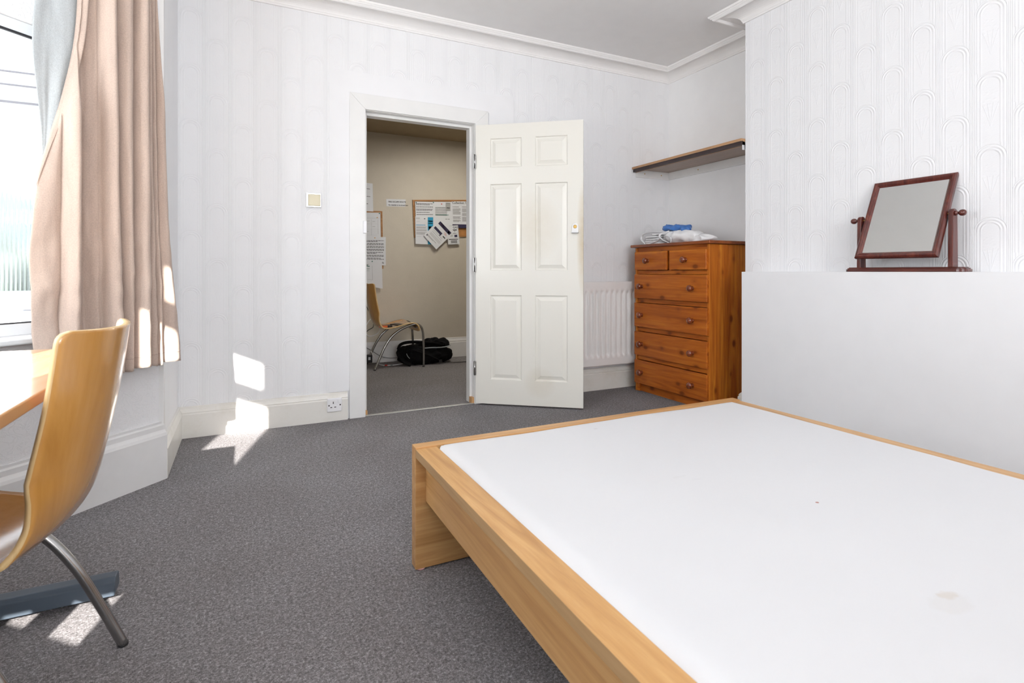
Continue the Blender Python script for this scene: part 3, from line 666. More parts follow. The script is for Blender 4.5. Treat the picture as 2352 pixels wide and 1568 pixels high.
# ------------------------------------------------------------------ bed frame and mattress
bx0, by1, bW, bL = 0.488, 1.712, 1.452, 2.06
t = thing('bed_frame', 'double bed frame in light oak veneer filling the right foreground', 'bed', (bx0, by1, 0))
bevel(obj('footboard', bx(0, bW, -.042, 0, .004, .391), m_bedwood_x, t), .0015)
bevel(obj('headboard', bx(0, bW, -bL, -bL+.042, .004, .80), m_bedwood_x, t), .0015)
for s in (0, 1):
    X = (lambda a: a) if s == 0 else (lambda a: bW-a)
    def bb(a0, a1, *r): x0, x1 = sorted((X(a0), X(a1))); return bx(x0, x1, *r)
    o = bevel(obj('side_rail_cap', bb(.0, .070, -bL+.042, -.042, .359, .386), [m_bedwood, m_bededge], t), .0012)
    for f in o.data.polygons:
        if abs(f.normal.x) > .5: f.material_index = 1
    bevel(obj('side_rail', bb(.033, .060, -bL+.042, -.042, .216, .359), m_bedwood, t), .0012)
bevel(obj('slat_support', bx(.060, bW-.06, -bL+.042, -.042, .225, .245), m_bedwood_x, t), .001)
m_felt = plain('pink_felt', (0.75, 0.42, 0.42), 0.8)
for px_ in (.02, bW-.02):
    bm = B(); lathe(bm, [(.014, 0), (.014, .004)], Matrix.Translation((px_, -.030, 0)), 10); obj('glide', bm, m_felt, t)
mt = bpy.data.meshes.new('mattress'); bm = B(); mx0, mx1, my0, my1, mz0, mz1 = .062, bW-.060, -bL+.06, -.046, .246, ZM
def mtop(u, v):
    x = mx0+(mx1-mx0)*u; y = my0+(my1-my0)*v
    ex = min(u*(mx1-mx0), (1-u)*(mx1-mx0)); ey = min(v*(my1-my0), (1-v)*(my1-my0)); r = .045
    e = min(ex, ey); z = mz1 - (r - math.sqrt(max(0, r*r-(r-min(e, r))**2)))*.8 + .003*mnoise.noise(Vector((x*4, y*4, 0)))
    wob = .004*mnoise.noise(Vector((x*5, y*5, 3)))
    if ex < .01: x += wob
    if ey < .01: y += wob*.5
    # softened plan corners
    cx_ = min(x-mx0, mx1-x); cy_ = min(y-my0, my1-y); rc = .05
    if cx_ < rc and cy_ < rc:
        dx, dy = rc-cx_, rc-cy_; dd = math.hypot(dx, dy)
        if dd > rc:
            k = rc/dd; x += (1 if x < (mx0+mx1)/2 else -1)*(dx-dx*k); y += (1 if y < (my0+my1)/2 else -1)*(dy-dy*k)
    return Vector((x, y, z))
def warp(t_):   # denser near edges
    return t_
nu, nv = 150, 200
V = [[None]*(nv+1) for _ in range(nu+1)]
def edge_dense(i, n, L):
    k = 8
    if i <= k: return (i/k)**1.6*.05/L
    if i >= n-k: return 1-((n-i)/k)**1.6*.05/L
    return .05/L + (i-k)/(n-2*k)*(1-.1/L)
for i in range(nu+1):
    for j in range(nv+1): V[i][j] = bm.verts.new(mtop(edge_dense(i, nu, mx1-mx0), edge_dense(j, nv, my1-my0)))
for i in range(nu):
    for j in range(nv): bm.faces.new((V[i][j], V[i+1][j], V[i+1][j+1], V[i][j+1]))
loop = [V[i][0] for i in range(nu+1)] + [V[nu][j] for j in range(1, nv+1)] + [V[i][nv] for i in range(nu-1, -1, -1)] + [V[0][j] for j in range(nv-1, 0, -1)]
low = [bm.verts.new((v.co.x, v.co.y, mz0)) for v in loop]
for i in range(len(loop)):
    j = (i+1) % len(loop); bm.faces.new((loop[j], loop[i], low[i], low[j]))
bm.faces.new(low)
o = obj('mattress', bm, m_mattress, None, (bx0, by1, 0), smooth=True); tag(o, 'bare white double mattress with faint stains lying in the oak bed frame', 'mattress')

# ------------------------------------------------------------------ windows
def window(name, M, s0, s1, z0, z1, mat, bar=.045, mull=None, th=(.02, .09)):
    bm = B()
    box(bm, s0, s0+bar, th[0], th[1], z0, z1, M=M); box(bm, s1-bar, s1, th[0], th[1], z0, z1, M=M)
    box(bm, s0+bar, s1-bar, th[0], th[1], z0, z0+bar, M=M); box(bm, s0+bar, s1-bar, th[0], th[1], z1-bar, z1, M=M)
    f = bevel(struct(name, bm, m_upvc), .004)
    if mat:
        bm = B(); box(bm, s0+bar-.004, s1-bar+.004, .052, .056, z0+bar-.004, z1-bar+.004, M=M); obj('pane', bm, mat, f)
    return f
f1 = window('window_1', MA, .12, 1.02, .715, 1.87, None)
bm = B(); box(bm, .165, .975, .02, .026, .760, .764, M=MA); box(bm, .165, .975, .020, .03, 1.818, 1.826, M=MA); obj('gasket', bm, m_gasket, f1)
window('window_2', MA, .12, 1.02, 1.96, 2.42, m_glass)
window('window_3', MF, .08, 1.045, .715, 1.87, m_glass); window('window_4', MF, .08, 1.045, 1.96, 2.42, m_glass)
bm = B(); box(bm, .357, .647, .012, .016, .68, 1.93, M=MB_); o = struct('window_5', bm, m_glass)
bm = B(); box(bm, .407, .615, .012, .016, 2.03, 2.19, M=MB_); o = struct('window_6', bm, m_glass)
# window boards
bm = B(); box(bm, .02, 1.10, -.07, .06, .690, .712, M=MA); box(bm, .02, 1.10, -.07, .06, .690, .712, M=MF)
bevel(struct('trim_window_board', bm, m_upvc), .006, 3)
# reeded-glass casement of window 1, opened outward at right angles (it runs along world x)
hp = Vector((-.52, 2.86, 0))
yo = 2.86
def zat(py, px=45): return on_y(px, py, yo).z
Lc = .95; bm = B()
z_lo, z_hi = zat(748), zat(166)
for a in ((-Lc, 0, z_lo, zat(668)), (-Lc, 0, zat(238), z_hi), (-Lc, -Lc+.07, z_lo, z_hi), (-.07, 0, z_lo, z_hi)):
    box(bm, a[0], a[1], -.02, .02, a[2], a[3])
cs = bevel(obj('window_7', bm, m_upvc, None, (hp.x, yo, 0)), .006); cs['kind'] = 'structure'
bm = B()
for py, hh in ((170, .006), (200, .006), (239, .008), (712, .004)): box(bm, -Lc, 0, -.024, -.019, zat(py)-hh/2, zat(py)+hh/2)
obj('gasket', bm, plain('grey_gasket', (.25, .25, .28), .6), cs)
bm = B(); box(bm, -Lc+.05, -.05, -.003, .003, zat(672), zat(234)); obj('pane', bm, m_reed, cs)

# outside: street level, hedge, parked sky-blue wall
bm = B(); box(bm, -30, -1.35, -20, 30, -.75, -.7); box(bm, -1.36, 6, 6.0, 30, -.75, -.7)
o = obj('ground', bm, plain('pale_concrete', (0.42, 0.43, 0.42), .9)); o['kind'] = 'structure'
bm = B(); random.seed(5)
for i in range(26):
    a = i/25; blob(bm, (-9+a*9.5, 13+2.0*math.sin(i*1.7), .35+.18*math.sin(i*2.3)), (.75, .7, 1.0+.25*math.sin(i)), 2.2, .22, 2.2, i, 7)
o = obj('hedge', bm, plain('hedge_leaves', (0.105, 0.125, 0.11), .9, var=.4, bs=20, bumpd=.05)); tag(o, 'green hedge outside beyond the reeded window glass', 'hedge'); o['kind'] = 'thing'
bm = B(); prism(bm, [(-14, 0), (-12.5, 3.0), (-9.5, 4.3), (-6, 3.4), (-3.2, 4.2), (0, 3.0), (3, 1.8), (3, 0)], 24, 25, 'y')
for f in bm.faces: pass
o = obj('far_hill', bm, plain('hazy_blue_hill', (0.075, 0.105, 0.155), .95)); o['kind'] = 'structure'

# ------------------------------------------------------------------ curtain
P0 = Vector((-.335, 2.755)); DC = Vector((-.7071, -.7071)); NC = Vector((.7071, -.7071))   # NC points into the room
def pxof(s):
    p = P0+DC*s; d = p.x*SY+p.y*CY; return 1176+FPX*(p.x*CY-p.y*SY)/d
def s_of(px):
    a, b = -.25, .95
    for _ in range(40):
        m = (a+b)/2
        if pxof(m) > px: a = m
        else: b = m
    return (a+b)/2
def interp(tab, z):
    if z >= tab[0][0]: return tab[0][1]
    for (z0, v0), (z1, v1) in zip(tab[:-1], tab[1:]):
        if z >= z1:
            k = (z-z1)/(z0-z1); k = k*k*(3-2*k) if False else k; return v1+(v0-v1)*k
    return tab[-1][1]
def zy(y, d): return EYE+(HOR-y)*d/FPX
RT = [(2.5, s_of(352))] + [(zy(y, 2.37), s_of(p)) for y, p in ((0, 357), (150, 364), (300, 374), (450, 380), (560, 385), (650, 395), (730, 404), (820, 414))]
LT = [(2.5, s_of(190))] + [(zy(y, 1.99), s_of(p)) for y, p in ((0, 187), (64, 184), (191, 160), (319, 123), (382, 99), (446, 92), (500, 80), (556, 74), (651, 76), (737, 81), (820, 90))]
LL = [(2.5, s_of(120))] + [(zy(y, 1.99), s_of(p)) for y, p in ((0, 106), (80, 84), (191, 86), (350, 97), (400, 100))]
CPX = [(361, 380, 414), (351, 357, 368), (341, 347, 356), (330, 334, 334), (298, 296, 294), (255, 262, 272), (222, 228, 231), (202, 198, 209), (176, 178, 170), (140, 142, 133), (90, 92, 86)]
CT = [((2.5, s_of(a)), (zy(0, 2.24), s_of(a)), (zy(450, 2.24), s_of(b)), (zy(790, 2.24), s_of(c_))) for a, b, c_ in CPX]
amps = [.036, .026, .030, .062, .056, .062, .008, .006, .060, .012]
def smooth_tab(tab, z, h=.09):
    return sum(interp(tab, z+d*h)*w_ for d, w_ in ((-1.5, .1), (-1, .15), (-.5, .17), (0, .16), (.5, .17), (1, .15), (1.5, .10)))
ZT, ZB = 2.50, .553
random.seed(3)
def curt(u, v):
    z = ZT+(ZB-ZT)*v; sr, sl = smooth_tab(RT, z), smooth_tab(LT, z)
    uu = u*10; k = min(int(uu), 9); ph = uu-k
    a = sr if k == 0 else smooth_tab(CT[k], z); b = sl if k == 9 else smooth_tab(CT[k+1], z)
    a, b = min(max(a, sr), sl), min(max(b, sr), sl)
    wob = .004*mnoise.noise(Vector((k*3.3+ph, z*2.2, 0)))*min(1, (b-a)/.03)
    s = a+(b-a)*ph + (wob if 0 < u < 1 else 0)
    off = min(amps[k], (b-a)*1.1+.001)*max(0, math.sin(PI*min(max(ph, 0), 1)))**.6
    off *= 1+.35*max(0, (1.2-z))
    off += -.034*max(0, 1-abs(uu-7.1)/1.25)
    if k == 9: off += -.02*ph
    off += .004*mnoise.noise(Vector((u*14, z*4, 1))) + .003*mnoise.noise(Vector((u*30, z*13, 4)))*(1 if z < 1.2 else .3)
    # soft diagonal crumple lines low on the cloth
    g = max(0, 1-abs(z-.86)/.34); off += .007*g*mnoise.noise(Vector((u*9+z*5, z*14, 7)))
    if k == 9: off += .006*math.sin(z*21+ph*2)*max(0, min(1, (1.15-z)*3))
    p = P0+DC*s+NC*off
    zz = z + (.006*math.sin(u*23) if v > .985 else 0)
    return Vector((p.x, p.y, zz))
t = thing('curtain', 'floorless beige curtain with pale lining gathered at the bay window', 'curtain', (0, 0, 0))
t['label'] = 'beige curtain with pale grey lining gathered at the side of the bay window'
bm = B(); grid(bm, 300, 150, curt); o = obj('curtain_fabric', bm, m_curtain, t, recalc=False)
md = o.modifiers.new('thick', 'SOLIDIFY'); md.thickness = .002; md.offset = -1
bm = B()
def hemline(u, v):
    p = curt(.0+u*1.0, (ZT-.612)/(ZT-ZB)); return p
hm = [curt(i/260, (ZT-.600)/(ZT-ZB)) + Vector((NC.x, NC.y, 0))*.0005 for i in range(261)]
def hemf(u, v):
    return hm[round(u*260)] + Vector((0, 0, -.0022*v)) + Vector((NC.x, NC.y, 0))*(.0006*math.sin(PI*v))
grid(bm, 260, 2, hemf); obj('hem_seam', bm, plain('seam_thread', (0.40, 0.31, 0.26), .9), t, recalc=False)
def lin(u, v):
    z = ZT+(1.26-ZT)*v; a = smooth_tab(LT, z)-.03; b = max(smooth_tab(LL, z), a+.031); b = a+(b-a)*(1-.93*v**5); s = a+(b-a)*u
    off = -.036 + .010*math.sin(PI*min(1, u*1.6)) - .012*u + .004*mnoise.noise(Vector((u*5, z*4, 8)))
    p = P0+DC*s+NC*off; return Vector((p.x, p.y, z))
bm = B(); grid(bm, 30, 60, lin); o = obj('lining', bm, m_lining, t, recalc=False); o['label'] = 'pale blue-grey lining showing along the turned edge'
md = o.modifiers.new('thick', 'SOLIDIFY'); md.thickness = .0015
bm = B()
def hemstrip(u, v):
    z = ZT+(1.25-ZT)*v; e = curt(1, (ZT-z)/(ZT-ZB)); k_ = 1-v**4; d = DC*(.002-.022*u*k_) + NC*(.003+.030*u**.5*k_)
    return e + Vector((d.x, d.y, 0))
grid(bm, 6, 60, hemstrip); o = obj('side_hem', bm, m_curtain, t, recalc=False)
md = o.modifiers.new('thick', 'SOLIDIFY'); md.thickness = .002
# rail above the picture, hung from wall to wall
pr0, pr1 = P0+DC*-.05, P0+DC*.85
bm = B(); tube(bm, [(pr0.x, pr0.y, 2.515), (pr1.x, pr1.y, 2.515)], .012, 12)
box(bm, -.01, .01, -.01, .13, 2.50, 2.53, M=Matrix.Translation((pr0.x-.03, pr0.y-.03, 0)) @ Matrix.Rotation(math.radians(45), 4, 'Z'))
tag(obj('curtain_rail', bm, m_upvc), 'white curtain rail across the bay window above the frame', 'curtain rail')

# ------------------------------------------------------------------ desk
dx1, dy0, dy1, dz = -.360, .79, 2.12, .712
t = thing('desk', 'beech laminate desk with slate-blue steel legs under the bay window', 'desk', (dx1, dy1, 0))
dd = .64; dw = dy1-dy0
bm = B(); box(bm, -dd, 0, -dw, 0, dz-.025, dz); o = obj('desktop', bm, [m_desk, m_deskedge], t)
for f in o.data.polygons:
    if abs(f.normal.z) < .5: f.material_index = 1
bevel(o, .003)
for yy in (-.185, -dw+.19):
    bm = B()
    prof = [(-.036, .018), (.036, .018), (.030, .056), (.018, .066), (-.018, .066), (-.030, .056)]
    lo = [bm.verts.new((.028, yy+a, b)) for a, b in prof]; hi = [bm.verts.new((-dd+.02, yy+a, b)) for a, b in prof]
    bm.faces.new(lo); bm.faces.new(hi[::-1])
    for i in range(6): bm.faces.new((lo[i], lo[(i+1) % 6], hi[(i+1) % 6], hi[i]))
    lg = bevel(obj('leg_frame', bm, m_slate, t), .003)
    bm = B(); box(bm, -.40, -.32, yy-.02, yy+.02, .066, dz-.065); obj('column', bm, m_slate, lg)
    bm = B(); box(bm, -dd+.08, .004, yy-.018, yy+.018, dz-.065, dz-.025); bevel(obj('top_arm', bm, m_slate, lg), .006)
    for fx in (-.008, -dd+.06):
        bm = B(); lathe(bm, [(.017, 0), (.018, .004), (.012, .010), (.007, .012), (.007, .02)], Matrix.Translation((fx, yy, 0)), 16); obj('glide', bm, m_black, lg, smooth=True)
bm = B(); box(bm, -.375, -.345, -dw+.215, -.21, dz-.062, dz-.027); bevel(obj('beam', bm, m_slate, t), .002)

# ------------------------------------------------------------------ plywood chair (local +x is the sitter's forward)
prof = [(0.000, .828), (.003, .805), (.010, .75), (.022, .67), (.036, .60), (.050, .535), (.064, .487), (.082, .445), (.108, .410), (.148, .388), (.21, .386), (.28, .400), (.35, .418), (.41, .428), (.445, .424), (.470, .405), (.480, .375), (.482, .355)]
cp = catmull([(a, 0, b) for a, b in prof], 4)
ln = [0]
for a, b in zip(cp[:-1], cp[1:]): ln.append(ln[-1]+(b-a).length)
def shell(u, v):
    k = v*(len(cp)-1); i = min(int(k), len(cp)-2); f = k-i; p = cp[i].lerp(cp[i+1], f); s = ln[i]+(ln[i+1]-ln[i])*f; Lt = ln[-1]
    wv = .174 + .024*min(1, max(0, (s-.34)/.18)) - .012*math.exp(-((s-.40)/.06)**2)
    r = .022
    if s < r: wv -= r - math.sqrt(max(0, r*r-(r-s)**2))
    if Lt-s < .03: wv -= .03 - math.sqrt(max(0, .03**2-(.03-(Lt-s))**2))
    y = (u*2-1)*wv
    tg = (cp[min(i+1, len(cp)-1)]-cp[max(i-1, 0)]).normalized(); nrm = Vector((-tg.z, 0, tg.x)); nrm = nrm if nrm.x > 0 or nrm.z > 0 else -nrm
    sag = .052 if s < .30 else .052 + (.010-.052)*min(1, (s-.30)/.16)
    return p + Vector((0, y, 0)) + nrm*(sag*(y/.172)**2)
def make_chair(label, loc, rotz, group):
    t = thing('plywood_chair', label, 'chair', loc, rotz, group)
    bm = B(); grid(bm, 28, 68, shell); o = obj('seat_shell', bm, [m_ply, m_plyedge], t, recalc=False)
    md = o.modifiers.new('ply', 'SOLIDIFY'); md.thickness = .0125; md.offset = 0; md.material_offset_rim = 1
    for s in (-1, 1):
        lat = s*.168
        pts = [(.05, s*.192, .0), (.098, s*.190, .11), (.15, s*.186, .22), (.215, s*.182, .312), (.30, s*.178, .375), (.40, s*.178, .416), (.462, s*.182, .426), (.508, s*.188, .400), (.527, s*.190, .345), (.535, s*.192, .20), (.535, s*.194, .0)]
        bm = B(); tube(bm, catmull(pts, 8), .0115, 14); obj('leg', bm, m_steel, t)
        for fx, fy in ((.052, s*.192), (.535, s*.194)):
            bm = B(); lathe(bm, [(.0122, 0), (.0122, .004), (.0112, .005)], Matrix.Translation((fx, fy, .001)), 14); obj('foot_cap', bm, m_black, t)
    bm = B(); tube(bm, [(.47, -.178, .395), (.47, .178, .395)], .008, 10); obj('crossbar', bm, m_steel, t)
    for s in (-.11, .11):
        bm = B(); lathe(bm, [(.008, 0), (.008, .006), (.004, .009)], Matrix.Translation((.485, s, .372)) @ Matrix.Rotation(PI/2, 4, 'Y'), 12); obj('bolt', bm, m_black, t)
    return t
ch1 = make_chair('moulded plywood chair with steel legs at the desk, close in the left foreground', (-.245, 1.475, 0), math.radians(173.5), 'moulded plywood chairs')
ch2 = copy_tree(ch1); ch2.location = (1.072, 5.41, 0); ch2.rotation_euler = (0, 0, 0)
ch2['label'] = 'moulded plywood chair in the hallway beyond the doorway, black bag beside it'

# ------------------------------------------------------------------ hall: items on the chair
def seat_z(q): 
    for (a, b), (c, d) in zip(prof[:-1], prof[1:]):
        if a <= q <= c and q > .1: return b+(d-b)*(q-a)/(c-a)+.0065
    return .4
def small(name, label, cat, x, y, sx, sy, sz, mat, rz=0.0, bev=.003):
    q = x-1.072; o = bevel(obj(name, bx(-sx/2, sx/2, -sy/2, sy/2, 0, sz), mat, None, (x, y, seat_z(q)+.009)), bev, 3); o.rotation_euler = (0, math.radians(-3 if q > .2 else 0), rz); return tag(o, label, cat)
small('mobile_phone', 'black mobile phone lying toward the front of the hall chair seat', 'phone', 1.365, 5.31, .075, .15, .010, m_black, .3)
small('wallet', 'flat black wallet at the back of the hall chair seat', 'wallet', 1.272, 5.40, .12, .095, .012, m_black, -.1)
tl = small('utility_knife', 'orange and black tool on the rear of the hall chair seat', 'tool', 1.222, 5.28, .085, .035, .018, m_orange, -.35, .006)
bm = B(); box(bm, .040, .062, -.018, .018, -.001, .019); bevel(obj('tool_handle', bm, m_black, tl), .004)

# backpack
t = thing('backpack', 'black nylon backpack lying on the hall carpet behind the plywood chair', 'backpack', (1.69, 5.44, 0))
bm = B(); blob(bm, (0, 0, .095), (.272, .118, .088), 3.0, .022, 11, 1, 24, True, zmin=.001); obj('body', bm, m_fabricblack, t, smooth=True)
bm = B(); blob(bm, (-.03, -.085, .085), (.21, .05, .070), 2.8, .016, 14, 4, 20, True, zmin=.002); obj('front_pocket', bm, m_fabricblack, t, smooth=True)
bm = B(); blob(bm, (.12, .01, .200), (.130, .10, .045), 2.4, .020, 14, 7, 20, True); obj('top_flap', bm, m_fabricblack, t, smooth=True)
bm = B(); tube(bm, catmull([(-.30, -.06, .165), (-.27, -.065, .215), (-.18, -.06, .232), (-.04, -.06, .222), (.08, -.07, .205), (.17, -.08, .185)], 8), .034, 12, .45); obj('shoulder_strap', bm, m_fabricblack, t, smooth=True)
bm = B(); tube(bm, catmull([(-.29, -.04, .13), (-.28, -.10, .09), (-.24, -.13, .04), (-.19, -.14, .015)], 8), .022, 12, .5)
tube(bm, catmull([(-.20, -.135, .17), (-.05, -.142, .115), (.07, -.142, .06), (.14, -.15, .02)], 8), .016, 10, .4); obj('strap', bm, m_fabricblack, t, smooth=True)
bm = B(); tube(bm, catmull([(.12, -.14, .02), (.2, -.15, .012), (.30, -.16, .008), (.46, -.17, .006), (.52, -.17, .006)], 8), .008, 8, .35); obj('webbing', bm, m_fabricblack, t, smooth=True)
bm = B(); tube(bm, catmull([(-.055, -.135, .172), (.03, -.133, .172), (.12, -.13, .168), (.19, -.125, .172), (.24, -.11, .18)], 8), .010, 10, .5); o = obj('reflective_strip', bm, m_stripe, t, smooth=True); o['label'] = 'grey reflective strip'
bm = B(); tube(bm, catmull([(-.235, -.145, .13), (-.225, -.15, .105), (-.205, -.152, .08)], 6), .005, 8, .5); o = obj('reflective_tab', bm, m_stripe, t); o['label'] = 'light reflective tab'
bm = B(); box(bm, .10, .13, -.165, -.15, .02, .045); obj('buckle', bm, m_black, t)

# cables and adapter
p = on_y(847, 828, 5.40)
t = thing('power_adapter', 'black plug-in power adapter hanging by the hall skirting, left of the chair', 'adapter', (p.x, 5.62, 0))
t.location.x = on_y(848, 825, 5.60).x
az = on_y(848, 825, 5.60).z
bm = B(); box(bm, -.030, .030, -.035, .020, az-.035, az+.045); bevel(obj('casing', bm, m_black, t), .006, 3)
bm = B(); box(bm, -.012, .010, -.0362, -.035, az-.005, az+.025); obj('rating_label', bm, m_sheet, t)
def cable(name, label, pts, r, mat):
    bm = B(); tube(bm, catmull(pts, 10), r, 8); return tag(obj(name, bm, mat, smooth=True), label, 'cable')
def H(px, py, y): return on_y(px, py, y)
cable('cable', 'black cable rising behind the hall chair to the left', [H(836, 768, 5.62), H(846, 758, 5.62), H(857, 751, 5.62), H(857, 740, 5.63), H(852, 725, 5.64), H(840, 700, 5.65), H(826, 670, 5.66)], .0035, m_black)
cable('cable', 'white looped cable behind the back legs of the hall chair', [H(838, 765, 5.62), H(850, 772, 5.60), H(868, 764, 5.60), H(874, 745, 5.62), H(866, 728, 5.63), H(850, 734, 5.63), H(838, 752, 5.63)], .0045, m_plastic)
cable('cable', 'grey cable drooping across the white hall skirting to the backpack', [H(836, 795, 5.65), H(855, 806, 5.63), H(875, 818, 5.61), H(895, 822, 5.60), H(915, 821, 5.58)], .0035, m_greyink)
wc = cable('cable', 'white cable on the hall carpet with small red band, running under the backpack', [H(852, 805, 5.60), H(862, 825, 5.50), on_z(869, 835, .005), on_z(880, 838.5, .005), on_z(900, 838.5, .005), on_z(925, 835, .005)], .0045, m_plastic)
q0, q1 = on_z(884, 838.7, .006), on_z(890, 838.7, .006); bm = B(); tube(bm, [q0, q1], .0065, 8); o = obj('red_band', bm, m_red, wc); o['label'] = 'red band'
q0, q1 = on_z(897, 838.6, .006), on_z(902, 838.3, .006); bm = B(); tube(bm, [q0, q1], .007, 8); obj('connector', bm, m_stripe, wc)

# ------------------------------------------------------------------ hall notices. quad corners are TL, TR, BR, BL on the far wall
def quad_frame(q):
    return [Vector((on_y(a, b, HY1).x, on_y(a, b, HY1).z)) for a, b in q]
def qp(Q, u, v): return (Q[0]*(1-u)+Q[1]*u)*(1-v) + (Q[3]*(1-u)+Q[2]*u)*v
def slab(bm, Q, u0, v0, u1, v1, y0, y1, mi=0):
    c = [qp(Q, u0, v0), qp(Q, u1, v0), qp(Q, u1, v1), qp(Q, u0, v1)]
    lo = [bm.verts.new((p.x, y0, p.y)) for p in c]; hi = [bm.verts.new((p.x, y1, p.y)) for p in c]
    for f in [bm.faces.new(lo), bm.faces.new(hi[::-1])] + [bm.faces.new((lo[i], hi[i], hi[(i+1) % 4], lo[(i+1) % 4])) for i in range(4)]: f.material_index = mi
INKS = [m_ink, m_greyink, m_cyan, m_navy, m_red, m_sheet, m_green]
def notice(name, label, q, layer, marks=(), texts=(), pin=None, cat='notice', mat=None, group='notices pinned up in the hall'):
    Q = quad_frame(q); c = qp(Q, .5, .5); root = Vector((c.x, 0, c.y)); yf = HY1-.003-.003*layer
    Ql = [p-Vector((c.x, c.y)) for p in Q]
    bm = B(); slab(bm, Ql, 0, 0, 1, 1, yf, yf+.0012); o = obj(name, bm, mat or m_sheet, None, (c.x, 0, c.y)); tag(o, label, cat, group)
    if marks or texts:
        bm = B()
        for u0, v0, u1, v1, mi in marks: slab(bm, Ql, u0, v0, u1, v1, yf-.0006, yf-.0001, mi)
        for s, u, v, hgt, mi, fit in texts:
            a = qp(Ql, u, v); b = qp(Ql, u+.1, v); d = (b-a).normalized()
            M = Matrix.Translation((a.x, yf-.0008, a.y)) @ Matrix(((d.x, 0, 0, 0), (0, 0, -1, 0), (d.y, 1, 0, 0), (0, 0, 0, 1)))
            M = Matrix.Translation((a.x, yf-.0008, a.y)) @ Matrix(((d.x, -d.y, 0, 0), (0, 0, -1, 0), (d.y, d.x, 0, 0), (0, 0, 0, 1)))
            text_bm(bm, s, M, hgt, mi, 'LEFT', bold=.0006)
        obj('printing', bm, INKS, o, recalc=False)
    if pin:
        for (u, v, m) in pin:
            a = qp(Ql, u, v); bm = B(); lathe(bm, [(.006, 0), (.006, .004), (.004, .008)], Matrix.Translation((a.x, yf, a.y)) @ Matrix.Rotation(PI/2, 4, 'X'), 12); obj('drawing_pin', bm, m, o)
    return o
def rows_(u0, u1, v0, v1, n, fill=.42, mi=0, gaps=(), ragged=.3):
    out = []
    for i in range(n):
        if i in gaps: continue
        a = v0+(v1-v0)*i/n; h = (v1-v0)/n*fill; u = u0; end = u1-(random.random()*ragged*(u1-u0) if random.random() < .35 else 0)
        while u < end:
            wl = (.05+.06*random.random())*(u1-u0); out.append((u, a, min(u+wl, end), a+h, mi)); u += wl+.016*(u1-u0)
    return out
random.seed(11)
def board(label, q):
    Q = quad_frame(q); c = qp(Q, .5, .5); Ql = [p-Vector((c.x, c.y)) for p in Q]
    t = thing('notice_board', label, 'notice board', (c.x, 0, c.y), 0, 'cork notice boards in the hall')
    bm = B(); slab(bm, Ql, .01, .01, .99, .99, HY1-.004, HY1-.0005); obj('cork_panel', bm, m_cork, t)
    W_, H_ = (Ql[1]-Ql[0]).length, (Ql[3]-Ql[0]).length; fu, fv = .017/W_, .017/H_
    bm = B()
    for a in ((0, 0, 1, fv), (0, 1-fv, 1, 1), (0, fv, fu, 1-fv), (1-fu, fv, 1, 1-fv)): slab(bm, Ql, *a, HY1-.014, HY1-.0005)
    obj('board_frame', bm, m_frameoak, t)
board('wood-framed cork notice board crowded with papers on the right of the hall wall', [(947, 459), (1110, 459), (1110, 543), (951, 546)])
board('wood-framed cork notice board half hidden at the left of the doorway', [(800, 483), (877.5, 485), (880, 617), (800, 621)])
notice('fire_notice', 'small white card on the bare hall wall between the two notice boards', [(887, 457), (931.5, 458), (931, 474.5), (887.5, 473.5)], 0, [], [('FIRE ESCAPE ROUTE', .10, .46, .021, 0, 0), ('No materials to be stored here', .10, .88, .0165, 0, 0)], group='loose notices in the hall')
notice('torn_notice', 'crinkled white paper above the left notice board', [(830, 419), (855, 422), (856.5, 486), (830, 484)], 5, [(.3, .20, .75, .215, 0), (.3, .47, .76, .485, 0), (.3, .73, .55, .75, 0)], (), None, group='papers at the left of the doorway')
pl = [(.3, .22, .95, .225, 1), (.45, .24, .455, .9, 1), (.66, .27, .665, .9, 1), (.9, .27, .905, .85, 1), (.45, .45, .9, .452, 1), (.45, .66, .9, .662, 1), (.45, .9, .85, .902, 1), (.5, .33, .6, .34, 1), (.7, .35, .8, .36, 1), (.7, .55, .8, .56, 1), (.5, .75, .56, .76, 1)]
notice('floor_plan_sheet', 'floor plan drawing pinned on the left notice board', [(810, 488), (873, 488.5), (874, 546), (810, 545)], 4, pl, (), [(.96, .03, m_green), (.88, .2, m_bareWood)], group='papers at the left of the doorway')
notice('rules_sheet', 'sheet of dense black paragraphs below the floor plan on the left board', [(800, 544), (885, 544.5), (885, 609.5), (800, 608)], 6, rows_(.2, .95, .12, .95, 24, .5, 0, (2, 5, 8, 11, 14, 17, 20, 21)), (), [(.70, .03, m_bareWood)], group='papers at the left of the doorway')
bl = [(.45, .15, .6, .16, 1), (.47, .17, .57, .20, 6), (.42, .21, .62, .24, 6), (.3, .30, .62, .31, 6), (.3, .33, .63, .335, 6), (.3, .36, .6, .365, 6), (.3, .40, .62, .405, 6), (.25, .72, .70, .724, 1), (.695, .2, .70, .72, 1), (.35, .5, .5, .505, 6)]
notice('health_poster', 'pale folded poster with green drawing hanging lowest at the left', [(800, 597), (876, 598), (877.5, 662.5), (800, 652)], 8, bl, (), [(.70, .04, m_green)], group='papers at the left of the doorway')
notice('instruction_sheet', 'white list of spaced black lines at the top left of the right board', [(952.5, 463), (996, 464), (996, 503), (954, 503)], 4, rows_(.05, .95, .10, .98, 14, .5, 0, (2, 4, 7, 9, 11)), (), [(.06, .06, m_green)], group='papers on the right notice board')
mk = rows_(.12, .72, .20, .52, 10, .5, 1, (), .1) + [(.12, .20, .7, .215, 6), (.12, .47, .8, .49, 6)] + [(.62, .62, .72, .64, 1), (.75, .62, .85, .64, 1)]
